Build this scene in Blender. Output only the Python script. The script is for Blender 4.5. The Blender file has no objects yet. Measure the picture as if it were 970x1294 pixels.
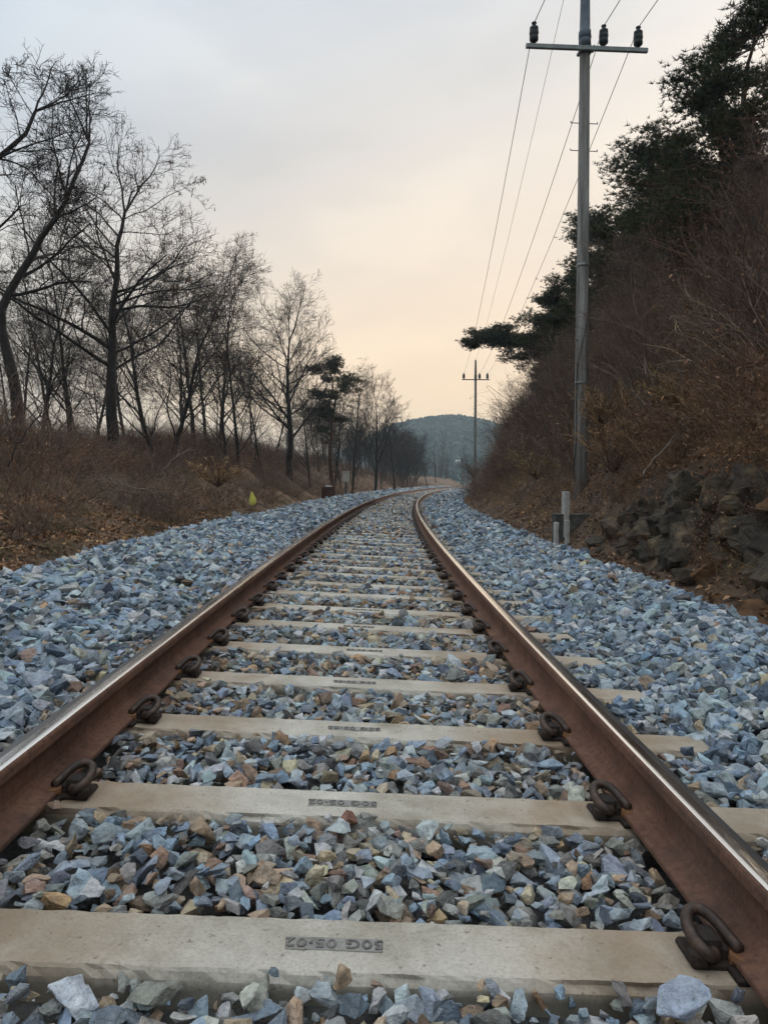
import bpy, bmesh, math, random
import numpy as np
from mathutils import Vector, Matrix

random.seed(7)
rng = np.random.default_rng(7)
scn = bpy.context.scene
C = scn.collection
R = math.radians

# ------------------------------------------------------------------ camera
CAM_H, PITCH, FPX = 0.79878, 0.03947, 972.2
cd = bpy.data.cameras.new('camera')
cd.sensor_fit = 'VERTICAL'; cd.sensor_height = 36.0; cd.lens = FPX / 1294 * 36
cd.clip_start = 0.05; cd.clip_end = 6000
cam = bpy.data.objects.new('camera', cd); C.objects.link(cam)
cam.location = (0, 0, CAM_H); cam.rotation_euler = (math.pi / 2 - PITCH, 0, 0)
scn.camera = cam

# ------------------------------------------------------------------ sky, sun, exposure
SUN_EL, SUN_AZ = R(24), R(34)          # azimuth from +Y towards +X
w = bpy.data.worlds.new('World'); scn.world = w; w.use_nodes = True
nt = w.node_tree; nt.nodes.clear()
def N(tree, t, **kw):
    n = tree.nodes.new(t)
    for k, v in kw.items():
        if k.startswith('i_'):
            n.inputs[k[2:].replace('_', ' ')].default_value = v
        else:
            setattr(n, k, v)
    return n
def mathn(tree, op, a, b=None, clamp=False):
    n = tree.nodes.new('ShaderNodeMath'); n.operation = op; n.use_clamp = clamp
    for k, v in enumerate((a, b)):
        if v is None: continue
        if isinstance(v, (int, float)): n.inputs[k].default_value = v
        else: tree.links.new(v, n.inputs[k])
    return n.outputs[0]
def mixc(tree, fac, a, b, mode='MIX'):
    n = tree.nodes.new('ShaderNodeMix'); n.data_type = 'RGBA'; n.blend_type = mode
    for s, v in ((0, fac), (6, a), (7, b)):
        if isinstance(v, (int, float)): n.inputs[s].default_value = v
        elif isinstance(v, tuple): n.inputs[s].default_value = v if len(v) == 4 else v + (1,)
        else: tree.links.new(v, n.inputs[s])
    return n.outputs[2]
def ramp(tree, fac, stops, interp='LINEAR'):
    n = tree.nodes.new('ShaderNodeValToRGB'); cr = n.color_ramp; cr.interpolation = interp
    while len(cr.elements) < len(stops): cr.elements.new(0.5)
    for e, (p, c) in zip(cr.elements, stops):
        e.position = p; e.color = c if len(c) == 4 else tuple(c) + (1,)
    tree.links.new(fac, n.inputs[0])
    return n.outputs[0]

sky = N(nt, 'ShaderNodeTexSky', sky_type='NISHITA', sun_disc=False, sun_elevation=SUN_EL,
        sun_rotation=SUN_AZ, dust_density=3.0, air_density=1.2)
skys = nt.nodes.new('ShaderNodeVectorMath'); skys.operation = 'SCALE'; skys.inputs[3].default_value = 0.085
nt.links.new(sky.outputs[0], skys.inputs[0])
tc = N(nt, 'ShaderNodeTexCoord'); sep = N(nt, 'ShaderNodeSeparateXYZ')
nt.links.new(tc.outputs['Generated'], sep.inputs[0])
elev = mathn(nt, 'MAXIMUM', sep.outputs[2], 0.0)
veil_warm = ramp(nt, elev, [(0.0, (.68, .49, .305)), (.12, (.66, .495, .335)), (.28, (.58, .49, .395)), (.52, (.48, .475, .465)), (1.0, (.80, .86, .92))])
veil_cool = ramp(nt, elev, [(0.0, (.54, .465, .355)), (.14, (.46, .44, .40)), (.40, (.345, .395, .45)), (1.0, (.80, .86, .92))])
# warmth grows towards the veiled sun
dotn = nt.nodes.new('ShaderNodeVectorMath'); dotn.operation = 'DOT_PRODUCT'
dotn.inputs[1].default_value = (math.sin(SUN_AZ), math.cos(SUN_AZ), 0)
nt.links.new(tc.outputs['Generated'], dotn.inputs[0])
warm = nt.nodes.new('ShaderNodeMapRange'); warm.interpolation_type = 'SMOOTHSTEP'
warm.inputs[1].default_value = 0.30; warm.inputs[2].default_value = 0.94
nt.links.new(dotn.outputs['Value'], warm.inputs[0])
veil = mixc(nt, warm.outputs[0], veil_cool, veil_warm)
mp = N(nt, 'ShaderNodeMapping'); mp.inputs['Scale'].default_value = (1.2, 1.2, 3.2); mp.inputs['Rotation'].default_value = (0.3, 0.5, 0.2)
nt.links.new(tc.outputs['Generated'], mp.inputs[0])
cl = N(nt, 'ShaderNodeTexNoise', i_Scale=2.3, i_Detail=4.0, i_Roughness=.5)
nt.links.new(mp.outputs[0], cl.inputs[0])
clv = ramp(nt, cl.outputs[0], [(.34, (.91, .92, .94)), (.5, (.985, .985, .99)), (.66, (1.08, 1.07, 1.05))], 'EASE')
veil = mixc(nt, 1.0, veil, clv, 'MULTIPLY')
skymix = mixc(nt, 0.95, skys.outputs[0], veil)
bg = N(nt, 'ShaderNodeBackground'); bg.inputs[1].default_value = 1.0
nt.links.new(skymix, bg.inputs[0])
wo = N(nt, 'ShaderNodeOutputWorld'); nt.links.new(bg.outputs[0], wo.inputs[0])

sd = bpy.data.lights.new('sun', 'SUN'); sd.energy = 1.4; sd.angle = R(14); sd.color = (1.0, .86, .70)
sun = bpy.data.objects.new('sun', sd); C.objects.link(sun)
sdir = Vector((math.sin(SUN_AZ) * math.cos(SUN_EL), math.cos(SUN_AZ) * math.cos(SUN_EL), math.sin(SUN_EL)))
sun.rotation_euler = sdir.to_track_quat('Z', 'Y').to_euler()

vs = scn.view_settings
vs.view_transform = 'Standard'; vs.look = 'None'; vs.exposure = 0.74; vs.gamma = 1.0; vs.use_curve_mapping = False
scn.render.engine = 'CYCLES'
scn.cycles.max_bounces = 4; scn.cycles.diffuse_bounces = 2; scn.cycles.glossy_bounces = 2; scn.cycles.use_light_tree = False
scn.cycles.transparent_max_bounces = 4; scn.cycles.volume_bounces = 1
scn.cycles.use_denoising = True
scn.cycles.use_adaptive_sampling = True; scn.cycles.adaptive_threshold = 0.03

# ------------------------------------------------------------------ helpers: materials
def newmat(name, rough=.9, metal=0.0, spec=.3):
    m = bpy.data.materials.new(name); m.use_nodes = True
    b = m.node_tree.nodes['Principled BSDF']
    b.inputs['Roughness'].default_value = rough; b.inputs['Metallic'].default_value = metal
    b.inputs['Specular IOR Level'].default_value = spec
    return m, m.node_tree, b
def noise(t, scale, detail=4, rough=.55, vec=None, dist=0.0):
    n = t.nodes.new('ShaderNodeTexNoise')
    n.inputs['Scale'].default_value = scale; n.inputs['Detail'].default_value = detail
    n.inputs['Roughness'].default_value = rough; n.inputs['Distortion'].default_value = dist
    if vec is not None: t.links.new(vec, n.inputs['Vector'])
    return n.outputs['Fac']
def pos(t): return t.nodes.new('ShaderNodeNewGeometry').outputs['Position']
def objc(t): return t.nodes.new('ShaderNodeTexCoord').outputs['Object']
def bump(t, b, h, strength=.4, dist=.01):
    n = t.nodes.new('ShaderNodeBump'); n.inputs['Strength'].default_value = strength; n.inputs['Distance'].default_value = dist
    t.links.new(h, n.inputs['Height']); t.links.new(n.outputs[0], b.inputs['Normal'])
def simple(name, stops, scale=3.0, rough=.9, metal=0.0, spec=.25, bs=.3, bd=.01, bscale=None, coords='pos', detail=5):
    m, t, b = newmat(name, rough, metal, spec)
    v = pos(t) if coords == 'pos' else objc(t)
    f = noise(t, scale, detail, .6, v)
    t.links.new(ramp(t, f, stops), b.inputs['Base Color'])
    if bs: bump(t, b, noise(t, bscale or scale * 6, 5, .65, v), bs, bd)
    return m

def stone_mat(name, use_obj):
    m, t, b = newmat(name, .82, 0, .28)
    p = pos(t)
    if use_obj: col = t.nodes.new('ShaderNodeObjectInfo').outputs['Color']
    else:
        a = t.nodes.new('ShaderNodeAttribute'); a.attribute_name = 'col'; col = a.outputs['Color']
    n1 = noise(t, 34, 4, .7, p)
    col = mixc(t, 1.0, col, ramp(t, n1, [(.30, (.46, .47, .50)), (.47, (.92, .92, .92)), (.56, (1.08, 1.08, 1.06)), (.70, (1.40, 1.38, 1.32))]), 'MULTIPLY')
    vn = noise(t, 24, 2, .5, p, 1.8)
    vein = ramp(t, vn, [(.485, (0, 0, 0)), (.5, (1, 1, 1)), (.515, (0, 0, 0))])
    col = mixc(t, mathn(t, 'MULTIPLY', vein, .26), col, (.58, .59, .59))
    dust = ramp(t, noise(t, 11, 3, .6, p), [(.50, (0, 0, 0)), (.68, (1, 1, 1))])
    col = mixc(t, mathn(t, 'MULTIPLY', dust, .26), col, (.33, .30, .24))
    t.links.new(col, b.inputs['Base Color'])
    bump(t, b, mathn(t, 'ADD', noise(t, 85, 3, .7, p), n1), .9, .008)
    return m
M_STONE = stone_mat('stone_mass', False)
M_STONE_O = stone_mat('stone_single', True)

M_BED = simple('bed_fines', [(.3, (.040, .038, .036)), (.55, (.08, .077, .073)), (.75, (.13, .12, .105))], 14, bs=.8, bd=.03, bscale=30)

def concrete_mat(name, base, dark, warm, sc=6.0, coords='obj', stain=True):
    m, t, b = newmat(name, .88, 0, .25)
    p = objc(t) if coords == 'obj' else pos(t)
    # every sleeper samples its own patch of the pattern
    oi = t.nodes.new('ShaderNodeObjectInfo')
    add = t.nodes.new('ShaderNodeVectorMath'); add.operation = 'ADD'
    cmb = t.nodes.new('ShaderNodeCombineXYZ')
    t.links.new(mathn(t, 'MULTIPLY', oi.outputs['Random'], 37.0), cmb.inputs[2])
    t.links.new(p, add.inputs[0]); t.links.new(cmb.outputs[0], add.inputs[1])
    pv = add.outputs[0]
    col = ramp(t, noise(t, sc, 6, .62, pv), [(.3, dark), (.52, base), (.75, tuple(min(1, c * 1.18) for c in base))])
    fine = ramp(t, noise(t, 160, 3, .6, pv), [(.3, (.80, .80, .80)), (.5, (1, 1, 1)), (.7, (1.1, 1.1, 1.1))])
    col = mixc(t, 1.0, col, fine, 'MULTIPLY')
    pit = ramp(t, noise(t, 75, 2, .5, pv), [(.66, (1, 1, 1)), (.74, (.5, .48, .45))])
    col = mixc(t, 1.0, col, pit, 'MULTIPLY')
    if stain:   # weathered blotches, rust runs and spilt grease
        bl = ramp(t, noise(t, 2.6, 5, .62, pv), [(.36, (.66, .62, .56)), (.5, (.97, .96, .94)), (.64, (1.10, 1.10, 1.10))])
        col = mixc(t, 1.0, col, bl, 'MULTIPLY')
        sp = ramp(t, noise(t, 14, 3, .55, pv), [(.655, (0, 0, 0)), (.70, (1, 1, 1))])
        col = mixc(t, mathn(t, 'MULTIPLY', sp, .3), col, (.17, .155, .13))
        br = ramp(t, noise(t, 4.5, 4, .6, pv), [(.55, (0, 0, 0)), (.68, (1, 1, 1))])
        col = mixc(t, mathn(t, 'MULTIPLY', br, .28), col, (.38, .28, .18))
    if stain:
        sx = t.nodes.new('ShaderNodeSeparateXYZ'); t.links.new(p, sx.inputs[0])
        ax = mathn(t, 'ABSOLUTE', mathn(t, 'SUBTRACT', mathn(t, 'ABSOLUTE', sx.outputs[0]), .75))
        near = t.nodes.new('ShaderNodeMapRange'); near.inputs[1].default_value = .55; near.inputs[2].default_value = .02
        t.links.new(ax, near.inputs[0])
        ns = noise(t, 7, 5, .6, pv)
        st = mathn(t, 'MULTIPLY', near.outputs[0], mathn(t, 'MULTIPLY', ns, 1.6), True)
        col = mixc(t, st, col, warm)
        # flanks darker and browner below the top edge, ragged upper limit
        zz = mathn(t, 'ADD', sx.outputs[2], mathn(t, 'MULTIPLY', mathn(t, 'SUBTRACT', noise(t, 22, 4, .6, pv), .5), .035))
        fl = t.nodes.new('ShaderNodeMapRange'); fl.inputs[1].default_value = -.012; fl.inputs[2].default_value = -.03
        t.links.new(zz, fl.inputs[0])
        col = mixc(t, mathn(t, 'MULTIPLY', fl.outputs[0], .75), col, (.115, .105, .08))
    t.links.new(col, b.inputs['Base Color'])
    bump(t, b, noise(t, 120, 5, .7, pv), .45, .003)
    return m
M_CONC = concrete_mat('sleeper_concrete', (.52, .485, .415), (.39, .36, .295), (.30, .20, .12))
M_STAMP = concrete_mat('stamp_concrete', (.29, .28, .25), (.20, .19, .17), (.2, .2, .2), 30, stain=False)
M_STAMPL = concrete_mat('stamp_relief', (.20, .19, .17), (.14, .13, .12), (.2, .2, .2), 30, stain=False)
def rust_mat():
    m, t, b = newmat('rail_rust', .86, 0, .3)
    v = pos(t)
    c = ramp(t, noise(t, 5, 5, .65, v), [(.28, (.095, .046, .031)), (.5, (.160, .082, .054)), (.72, (.225, .122, .078))])
    fl = ramp(t, noise(t, 60, 4, .7, v), [(.30, (.60, .58, .57)), (.5, (1, 1, 1)), (.72, (1.25, 1.2, 1.12))])
    c = mixc(t, 1.0, c, fl, 'MULTIPLY')
    gr = ramp(t, noise(t, 2.2, 4, .6, v), [(.52, (0, 0, 0)), (.66, (1, 1, 1))])
    c = mixc(t, mathn(t, 'MULTIPLY', gr, .45), c, (.060, .045, .038))
    t.links.new(c, b.inputs['Base Color']); bump(t, b, noise(t, 110, 4, .7, v), .6, .004)
    return m
M_RUST = rust_mat()
M_HEADSIDE = simple('rail_head_worn', [(.3, (.12, .115, .115)), (.6, (.19, .185, .185)), (.8, (.26, .25, .245))], 3, .36, .85, .5, 0, .001, 140)
def polished():
    m, t, b = newmat('rail_running_band', .26, 1.0, .5)
    p = objc(t)
    f = noise(t, 2.5, 4, .6, p)
    t.links.new(ramp(t, f, [(.25, (.78, .75, .71)), (.5, (.90, .87, .83)), (.8, (.97, .95, .92))]), b.inputs['Base Color'])
    t.links.new(ramp(t, f, [(.3, (.20,) * 3), (.7, (.12,) * 3)]), b.inputs['Roughness'])
    return m
M_BAND = polished()
M_CLIP = simple('clip_iron', [(.3, (.030, .022, .019)), (.5, (.060, .042, .033)), (.72, (.13, .078, .052))], 40, .55, .35, .4, .25, .002, 200, 'obj')
M_SHOULDER = simple('shoulder_iron', [(.3, (.018, .015, .013)), (.7, (.05, .034, .026))], 25, .7, .25, .35, .4, .002, 180, 'obj')
M_INSUL = simple('insulator_rusty', [(.3, (.13, .06, .028)), (.7, (.24, .115, .052))], 25, .7, 0, .3, .3, .002, 150, 'obj')

M_SOIL = simple('soil', [(.25, (0.044, 0.029, 0.021)), (.45, (0.090, 0.059, 0.039)), (.62, (0.143, 0.093, 0.058)), (.8, (0.195, 0.134, 0.081))], 1.6, bs=.9, bd=.08, bscale=9)
M_FIELD = simple('field_soil', [(.3, (0.028, 0.025, 0.018)), (.7, (0.055, 0.048, 0.033))], .05, bs=.2, bd=.05, bscale=1)
M_BARK = simple('bark_dark', [(.3, (0.011, 0.009, 0.008)), (.6, (0.028, 0.023, 0.020)), (.8, (0.049, 0.042, 0.035))], 9, bs=.8, bd=.02, bscale=30)
M_TWIG = simple('twig_dark', [(.3, (0.015, 0.012, 0.010)), (.7, (0.038, 0.029, 0.025))], 4, bs=0)
M_PBARK = simple('pine_bark', [(.3, (.035, .022, .016)), (.7, (.12, .066, .042))], 8, bs=.8, bd=.02, bscale=25)
def leafmat(name, stops, rough=.75, scale=2.2, patch=False):
    m, t, b = newmat(name, rough, 0, .2)
    oi = t.nodes.new('ShaderNodeNewGeometry')
    v = mathn(t, 'ADD', mathn(t, 'MULTIPLY', oi.outputs['Random Per Island'], .75), mathn(t, 'MULTIPLY', noise(t, scale, 3, .5, oi.outputs['Position']), .35), True)
    c = ramp(t, v, stops)
    if patch:   # different plants growing in patches
        c = mixc(t, 1.0, c, ramp(t, noise(t, .55, 4, .6, oi.outputs['Position']), [(.33, (.50, .50, .54)), (.5, (1, .97, .95)), (.66, (1.5, 1.42, 1.22))]), 'MULTIPLY')
    t.links.new(c, b.inputs['Base Color'])
    return m
M_NEEDLE = leafmat('pine_needles', [(.1, (0.014, 0.023, 0.011)), (.45, (0.025, 0.038, 0.016)), (.75, (0.047, 0.055, 0.020)), (1, (0.089, 0.073, 0.028))], patch=True)
M_DRYLEAF = leafmat('dry_leaves', [(.05, (0.072, 0.040, 0.026)), (.35, (0.160, 0.090, 0.052)), (.65, (0.288, 0.166, 0.092)), (.88, (0.449, 0.282, 0.160)), (1, (0.673, 0.490, 0.308))], patch=True)
M_REDLEAF = leafmat('withered_leaves', [(.05, (0.071, 0.040, 0.029)), (.4, (0.139, 0.077, 0.052)), (.8, (0.240, 0.135, 0.085)), (1, (0.404, 0.252, 0.161))], patch=True)
M_STEM = leafmat('brush_stems', [(.05, (0.052, 0.036, 0.031)), (.5, (0.117, 0.083, 0.065)), (.85, (0.191, 0.138, 0.106)), (1, (0.381, 0.308, 0.225))], patch=True)
M_STEMR = leafmat('brush_stems_russet', [(.05, (0.054, 0.034, 0.024)), (.5, (0.125, 0.074, 0.048)), (.9, (0.213, 0.129, 0.080)), (1, (0.330, 0.234, 0.156))], patch=True)
M_GRASS = leafmat('dry_grass', [(.05, (0.159, 0.101, 0.044)), (.5, (0.285, 0.191, 0.084)), (1, (0.476, 0.333, 0.158))])
M_GRASSG = leafmat('weedy_grass', [(.05, (0.058, 0.055, 0.026)), (.5, (0.111, 0.104, 0.046)), (1, (0.221, 0.189, 0.098))])
M_CEDAR = leafmat('russet_foliage', [(.05, (0.158, 0.089, 0.044)), (.5, (0.286, 0.173, 0.083)), (1, (0.485, 0.316, 0.166))])
M_ROCK = simple('bank_rock', [(.25, (0.026, 0.023, 0.017)), (.45, (0.058, 0.049, 0.038)), (.58, (0.109, 0.085, 0.057)), (.72, (0.220, 0.153, 0.088))], 3.2, bs=1.0, bd=.06, bscale=9, detail=8)
M_ROCKO = simple('ochre_rock', [(.25, (.06, .035, .02)), (.5, (.15, .082, .040)), (.75, (.26, .15, .075))], 6, bs=.8, bd=.03, bscale=18, detail=7)
def pole_mat():
    m, t, b = newmat('pole_concrete', .88, 0, .25); v = objc(t)
    mp_ = t.nodes.new('ShaderNodeMapping'); mp_.inputs['Scale'].default_value = (9, 9, .45); t.links.new(v, mp_.inputs[0])
    c = ramp(t, noise(t, 1.2, 6, .65, mp_.outputs[0]), [(.30, (.06, .055, .046)), (.44, (.12, .114, .10)), (.56, (.19, .185, .17)), (.70, (.33, .325, .31))])
    c = mixc(t, 1.0, c, ramp(t, noise(t, 40, 4, .65, v), [(.3, (.75, .75, .74)), (.5, (1, 1, 1)), (.7, (1.12, 1.12, 1.12))]), 'MULTIPLY')
    t.links.new(c, b.inputs['Base Color']); bump(t, b, noise(t, 70, 4, .65, v), .4, .004)
    return m
M_POLE = pole_mat()
M_POLE2 = simple('pole_concrete_weathered', [(.3, (.085, .08, .07)), (.7, (.15, .14, .125))], 2.5, bs=.3, bd=.005, bscale=50)
M_STEEL = simple('galvanised_steel', [(.3, (.14, .16, .155)), (.7, (.24, .26, .25))], 6, .55, .5, .5, .1, .002, 60)
M_CAPST = simple('pole_sleeve', [(.3, (.045, .065, .085)), (.7, (.085, .11, .135))], 6, .5, .2, .5, .1, .002, 60)
M_PORC = simple('insulator_porcelain', [(.3, (0.007, 0.012, 0.012)), (.7, (0.018, 0.027, 0.027))], 10, .55, 0, .3, 0)
M_WIRE = simple('wire', [(.3, (.04, .04, .042)), (.7, (.07, .07, .07))], 5, .6, .3, .4, 0)
M_POST = simple('post_concrete_pale', [(.3, (.34, .33, .30)), (.7, (.55, .54, .50))], 9, bs=.4, bd=.004, bscale=60)
M_HEADWALL = simple('headwall_concrete', [(.3, (.05, .05, .042)), (.55, (.10, .098, .085)), (.75, (.20, .195, .175))], 5, bs=.6, bd=.01, bscale=40)
M_YEL = simple('yellow_cloth', [(.3, (.55, .52, .10)), (.7, (.70, .66, .16))], 12, bs=.1)
M_BOXRUST = simple('rusty_box', [(.3, (.045, .02, .014)), (.7, (.09, .042, .028))], 5, .8, .1, bs=.3)
M_BOXPALE = simple('pale_box', [(.3, (.34, .32, .27)), (.7, (.47, .44, .38))], 5, .6, 0, bs=.1)
M_WHITE = simple('white_paint', [(.3, (.70, .70, .68)), (.7, (.82, .82, .80))], 5, .5, 0, bs=0)
M_GREENPOST = simple('green_grey_post', [(.3, (.06, .085, .075)), (.7, (.10, .13, .115))], 8, .6, .2, bs=0)
M_WIN = simple('dark_glass', [(.3, (.02, .025, .03)), (.7, (.03, .035, .04))], 3, .1, 0, .5, 0)
M_HILL = simple('hill_forest_floor', [(.3, (.022, .038, .026)), (.7, (.05, .07, .045))], .08, bs=.6, bd=2, bscale=.3)
M_HILLTREE = leafmat('hill_trees', [(.05, (0.006, 0.027, 0.028)), (.6, (0.013, 0.047, 0.044)), (1, (0.028, 0.065, 0.058))], scale=.03)
M_WOOD = simple('dead_wood', [(.3, (.13, .105, .08)), (.7, (.25, .21, .165))], 12, bs=.2)

# ------------------------------------------------------------------ helpers: meshes and objects
def mesh_from(name, V, F, mats, smooth=False, colors=None):
    """V (n,3); F (m,k) array or list of arrays of different k"""
    me = bpy.data.meshes.new(name)
    V = np.asarray(V, np.float32)
    Fs = F if isinstance(F, list) else [F]
    Fs = [np.asarray(f, np.int32) for f in Fs if len(f)]
    me.vertices.add(len(V)); me.vertices.foreach_set('co', V.ravel())
    tot = sum(f.size for f in Fs); npoly = sum(len(f) for f in Fs)
    me.loops.add(tot); me.polygons.add(npoly)
    me.loops.foreach_set('vertex_index', np.concatenate([f.ravel() for f in Fs]))
    sizes = np.concatenate([np.full(len(f), f.shape[1], np.int32) for f in Fs])
    me.polygons.foreach_set('loop_start', np.concatenate([[0], np.cumsum(sizes)[:-1]]).astype(np.int32))
    me.polygons.foreach_set('use_smooth', np.full(npoly, smooth))
    if colors is not None:
        a = me.color_attributes.new('col', 'FLOAT_COLOR', 'POINT')
        a.data.foreach_set('color', np.asarray(colors, np.float32).ravel())
    me.update(calc_edges=True); me.validate()
    for m in (mats if isinstance(mats, (list, tuple)) else [mats]): me.materials.append(m)
    return me
def ob(name, me, parent=None, loc=None, rot=None, scale=None, label=None, cat=None, group=None, kind=None):
    o = bpy.data.objects.new(name, me); C.objects.link(o)
    if parent is not None: o.parent = parent
    if loc is not None: o.location = loc
    if rot is not None: o.rotation_euler = rot
    if scale is not None: o.scale = scale if hasattr(scale, '__len__') else (scale,) * 3
    if label: o['label'] = label
    if cat: o['category'] = cat
    if group: o['group'] = group
    if kind: o['kind'] = kind
    return o
def bm_mesh(name, bm, mat, smooth=False):
    me = bpy.data.meshes.new(name); bm.normal_update(); bm.to_mesh(me); bm.free()
    for m in (mat if isinstance(mat, (list, tuple)) else [mat]): me.materials.append(m)
    if smooth:
        me.polygons.foreach_set('use_smooth', np.full(len(me.polygons), True))
    return me
def bm_box(bm, c, s, rot=None, bevel=0.0, seg=1):
    r = bmesh.ops.create_cube(bm, size=1.0)
    vv = r['verts']
    mtx = Matrix.Translation(c) @ (rot.to_matrix().to_4x4() if rot else Matrix()) @ Matrix.Diagonal((*s, 1))
    bmesh.ops.transform(bm, matrix=mtx, verts=vv)
    if bevel:
        ed = list({e for v in vv for e in v.link_edges})
        bmesh.ops.bevel(bm, geom=ed, offset=bevel, segments=seg, affect='EDGES', profile=.6)
def lathe(prof, n=20):
    """prof list of (r,z) -> V,F"""
    V = []; F = []
    for r, z in prof:
        for k in range(n):
            a = 2 * math.pi * k / n; V.append((r * math.cos(a), r * math.sin(a), z))
    for i in range(len(prof) - 1):
        for k in range(n):
            k2 = (k + 1) % n
            F.append((i * n + k, i * n + k2, (i + 1) * n + k2, (i + 1) * n + k))
    return np.array(V), np.array(F)
class Tubes:
    def __init__(s): s.V = []; s.F = []; s.n = 0
    def add(s, P, rad, k=4, cap=False):
        P = np.asarray(P, float); rad = np.asarray(rad, float)
        T = np.gradient(P, axis=0); T /= np.linalg.norm(T, axis=1)[:, None] + 1e-9
        mean = T.mean(0)
        ref = np.array([1., 0, 0]) if abs(mean[0]) < .6 else np.array([0, 1., 0])
        if abs(mean[2]) < .3 and abs(mean[0]) < .6: ref = np.array([0, 0, 1.])
        U = np.cross(T, ref); U /= np.linalg.norm(U, axis=1)[:, None] + 1e-9
        W = np.cross(T, U)
        a = np.arange(k) * 2 * math.pi / k
        V = P[:, None] + rad[:, None, None] * (np.cos(a)[None, :, None] * U[:, None] + np.sin(a)[None, :, None] * W[:, None])
        m = len(P)
        i = np.arange(m - 1)[:, None] * k; j = np.arange(k)[None]; j2 = (j + 1) % k
        F = np.stack([i + j, i + j2, i + k + j2, i + k + j], -1).reshape(-1, 4) + s.n
        s.V.append(V.reshape(-1, 3)); s.F.append(F); s.n += m * k
    def arrays(s): return np.concatenate(s.V), np.concatenate(s.F)
    def mesh(s, name, mat, smooth=True):
        V, F = s.arrays(); return mesh_from(name, V, F, mat, smooth)

# ------------------------------------------------------------------ the line of the track
C0, A0, K0, K1, CANT = -0.06628, -0.0209, 0.00307, -2e-5, 0.04842
SP, D1, SW, HR = 0.57931, 1.38866, 0.17158, 0.154
_ds = .1
_s = np.arange(-200, 2200) * _ds
_k = np.clip(K0 + K1 * np.maximum(_s, 0), .0011, .05)
_th = np.concatenate([[0], np.cumsum(_k[:-1] * _ds)]); _th += A0 - _th[200]
_x = np.concatenate([[0], np.cumsum(np.sin(_th[:-1]) * _ds)]); _x += C0 - _x[200]
_y = np.concatenate([[0], np.cumsum(np.cos(_th[:-1]) * _ds)]); _y -= _y[200]
def ctr(s): return np.interp(s, _s, _x), np.interp(s, _s, _y), np.interp(s, _s, _th)
CC, CS = math.cos(CANT), math.sin(CANT)
def trk(s, o, h):
    """canted track frame -> world"""
    s = np.asarray(s, float); x, y, th = ctr(s)
    ox = o * CC + h * CS; oz = -o * CS + h * CC
    return np.stack(np.broadcast_arrays(x + ox * np.cos(th), y - ox * np.sin(th), oz), -1)
def lvl(s, o, z):
    """level frame (banks) -> world"""
    s = np.asarray(s, float); x, y, th = ctr(s)
    return np.stack(np.broadcast_arrays(x + o * np.cos(th), y - o * np.sin(th), z), -1)
def inv(X, Y):
    """world -> (s, o), few Newton steps"""
    X = np.asarray(X, float); Y = np.asarray(Y, float); s = Y.copy()
    for _ in range(6):
        x, y, th = ctr(s); s = s + (X - x) * np.sin(th) + (Y - y) * np.cos(th)
    x, y, th = ctr(s)
    return s, (X - x) * np.cos(th) - (Y - y) * np.sin(th)
def at(px, py, D):
    """photo pixel at depth D -> world point"""
    u = (px - 485) / FPX; v = (647 - py) / FPX
    c, s_ = math.cos(PITCH), math.sin(PITCH)
    d = np.array([u, c + v * s_, -s_ + v * c]); d = d / d[1]
    return np.array([0, 0, CAM_H]) + d * D
def project(P):
    X, Y, Z = P[:, 0], P[:, 1], P[:, 2] - CAM_H
    c, s_ = math.cos(PITCH), math.sin(PITCH)
    zc = Y * c - Z * s_; yc = Y * s_ + Z * c
    zc = np.where(zc < .05, .05, zc)
    return 485 + X / zc * FPX, 647 - yc / zc * FPX, zc
def vnoise(x, y, seed=0):
    """smooth value noise, vectorised"""
    def h(i, j): 
        n = np.sin(i * 127.1 + j * 311.7 + seed * 74.7) * 43758.5453
        return n - np.floor(n)
    xi, yi = np.floor(x), np.floor(y); fx, fy = x - xi, y - yi
    fx = fx * fx * (3 - 2 * fx); fy = fy * fy * (3 - 2 * fy)
    return (h(xi, yi) * (1 - fx) + h(xi + 1, yi) * fx) * (1 - fy) + (h(xi, yi + 1) * (1 - fx) + h(xi + 1, yi + 1) * fx) * fy

# ------------------------------------------------------------------ ground
def bank_h(s, o):
    s = np.asarray(s, float); o = np.asarray(o, float)
    sc = 1 + .35 * np.clip((s - 18) / 14, 0, 1) - .55 * np.clip((s - 48) / 40, 0, 1)
    L = np.interp(-o, [2.0, 2.75, 3.2, 3.9, 4.6, 5.6, 6.6, 8.0, 10, 14, 40, 80], [-.7, -.30, -.22, -.12, .05, .55, 1.15, 1.75, 2.0, 1.95, 1.4, .4]) 
    L = np.where(L > 0, L * sc * .88, L)
    rocky = np.clip((s - 4.5) / 1.5, 0, 1) * np.clip((13.2 - s) / 2.0, 0, 1)
    Rs = np.interp(o, [2.0, 2.85, 3.3, 3.9, 4.6, 6.0, 8.0, 9.5, 13, 20, 60, 90], [-.7, -.42, -.32, .2, 1.2, 3.2, 5.8, 7.4, 9.6, 10.5, 9.0, 2.])
    Rr = np.interp(o, [2.0, 2.85, 3.5, 3.9, 4.1, 6.0, 8.0, 9.5, 13, 20, 60, 90], [-.7, -.42, -.28, .05, 1.05, 3.3, 5.8, 7.4, 9.6, 10.5, 9.0, 2.])
    Rt = Rs * (1 - rocky) + Rr * rocky
    Rt = np.where(Rt > .3, (Rt - .3) * (1 - .25 * np.clip((s - 45) / 40, 0, 1)) + .3, Rt)
    z = np.where(o < 0, L, Rt)
    amp = np.clip((np.abs(o) - 2.9) / 3, 0, 1)
    z = z + amp * ((vnoise(s * .55, o * .55, 1) - .5) * .85 + (vnoise(s * 1.7, o * 1.7, 2) - .5) * .22)
    z = z + np.clip((np.abs(o) - 2.6) / .6, 0, 1) * (vnoise(s * 5, o * 5, 3) - .5) * .07
    return z
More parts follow.
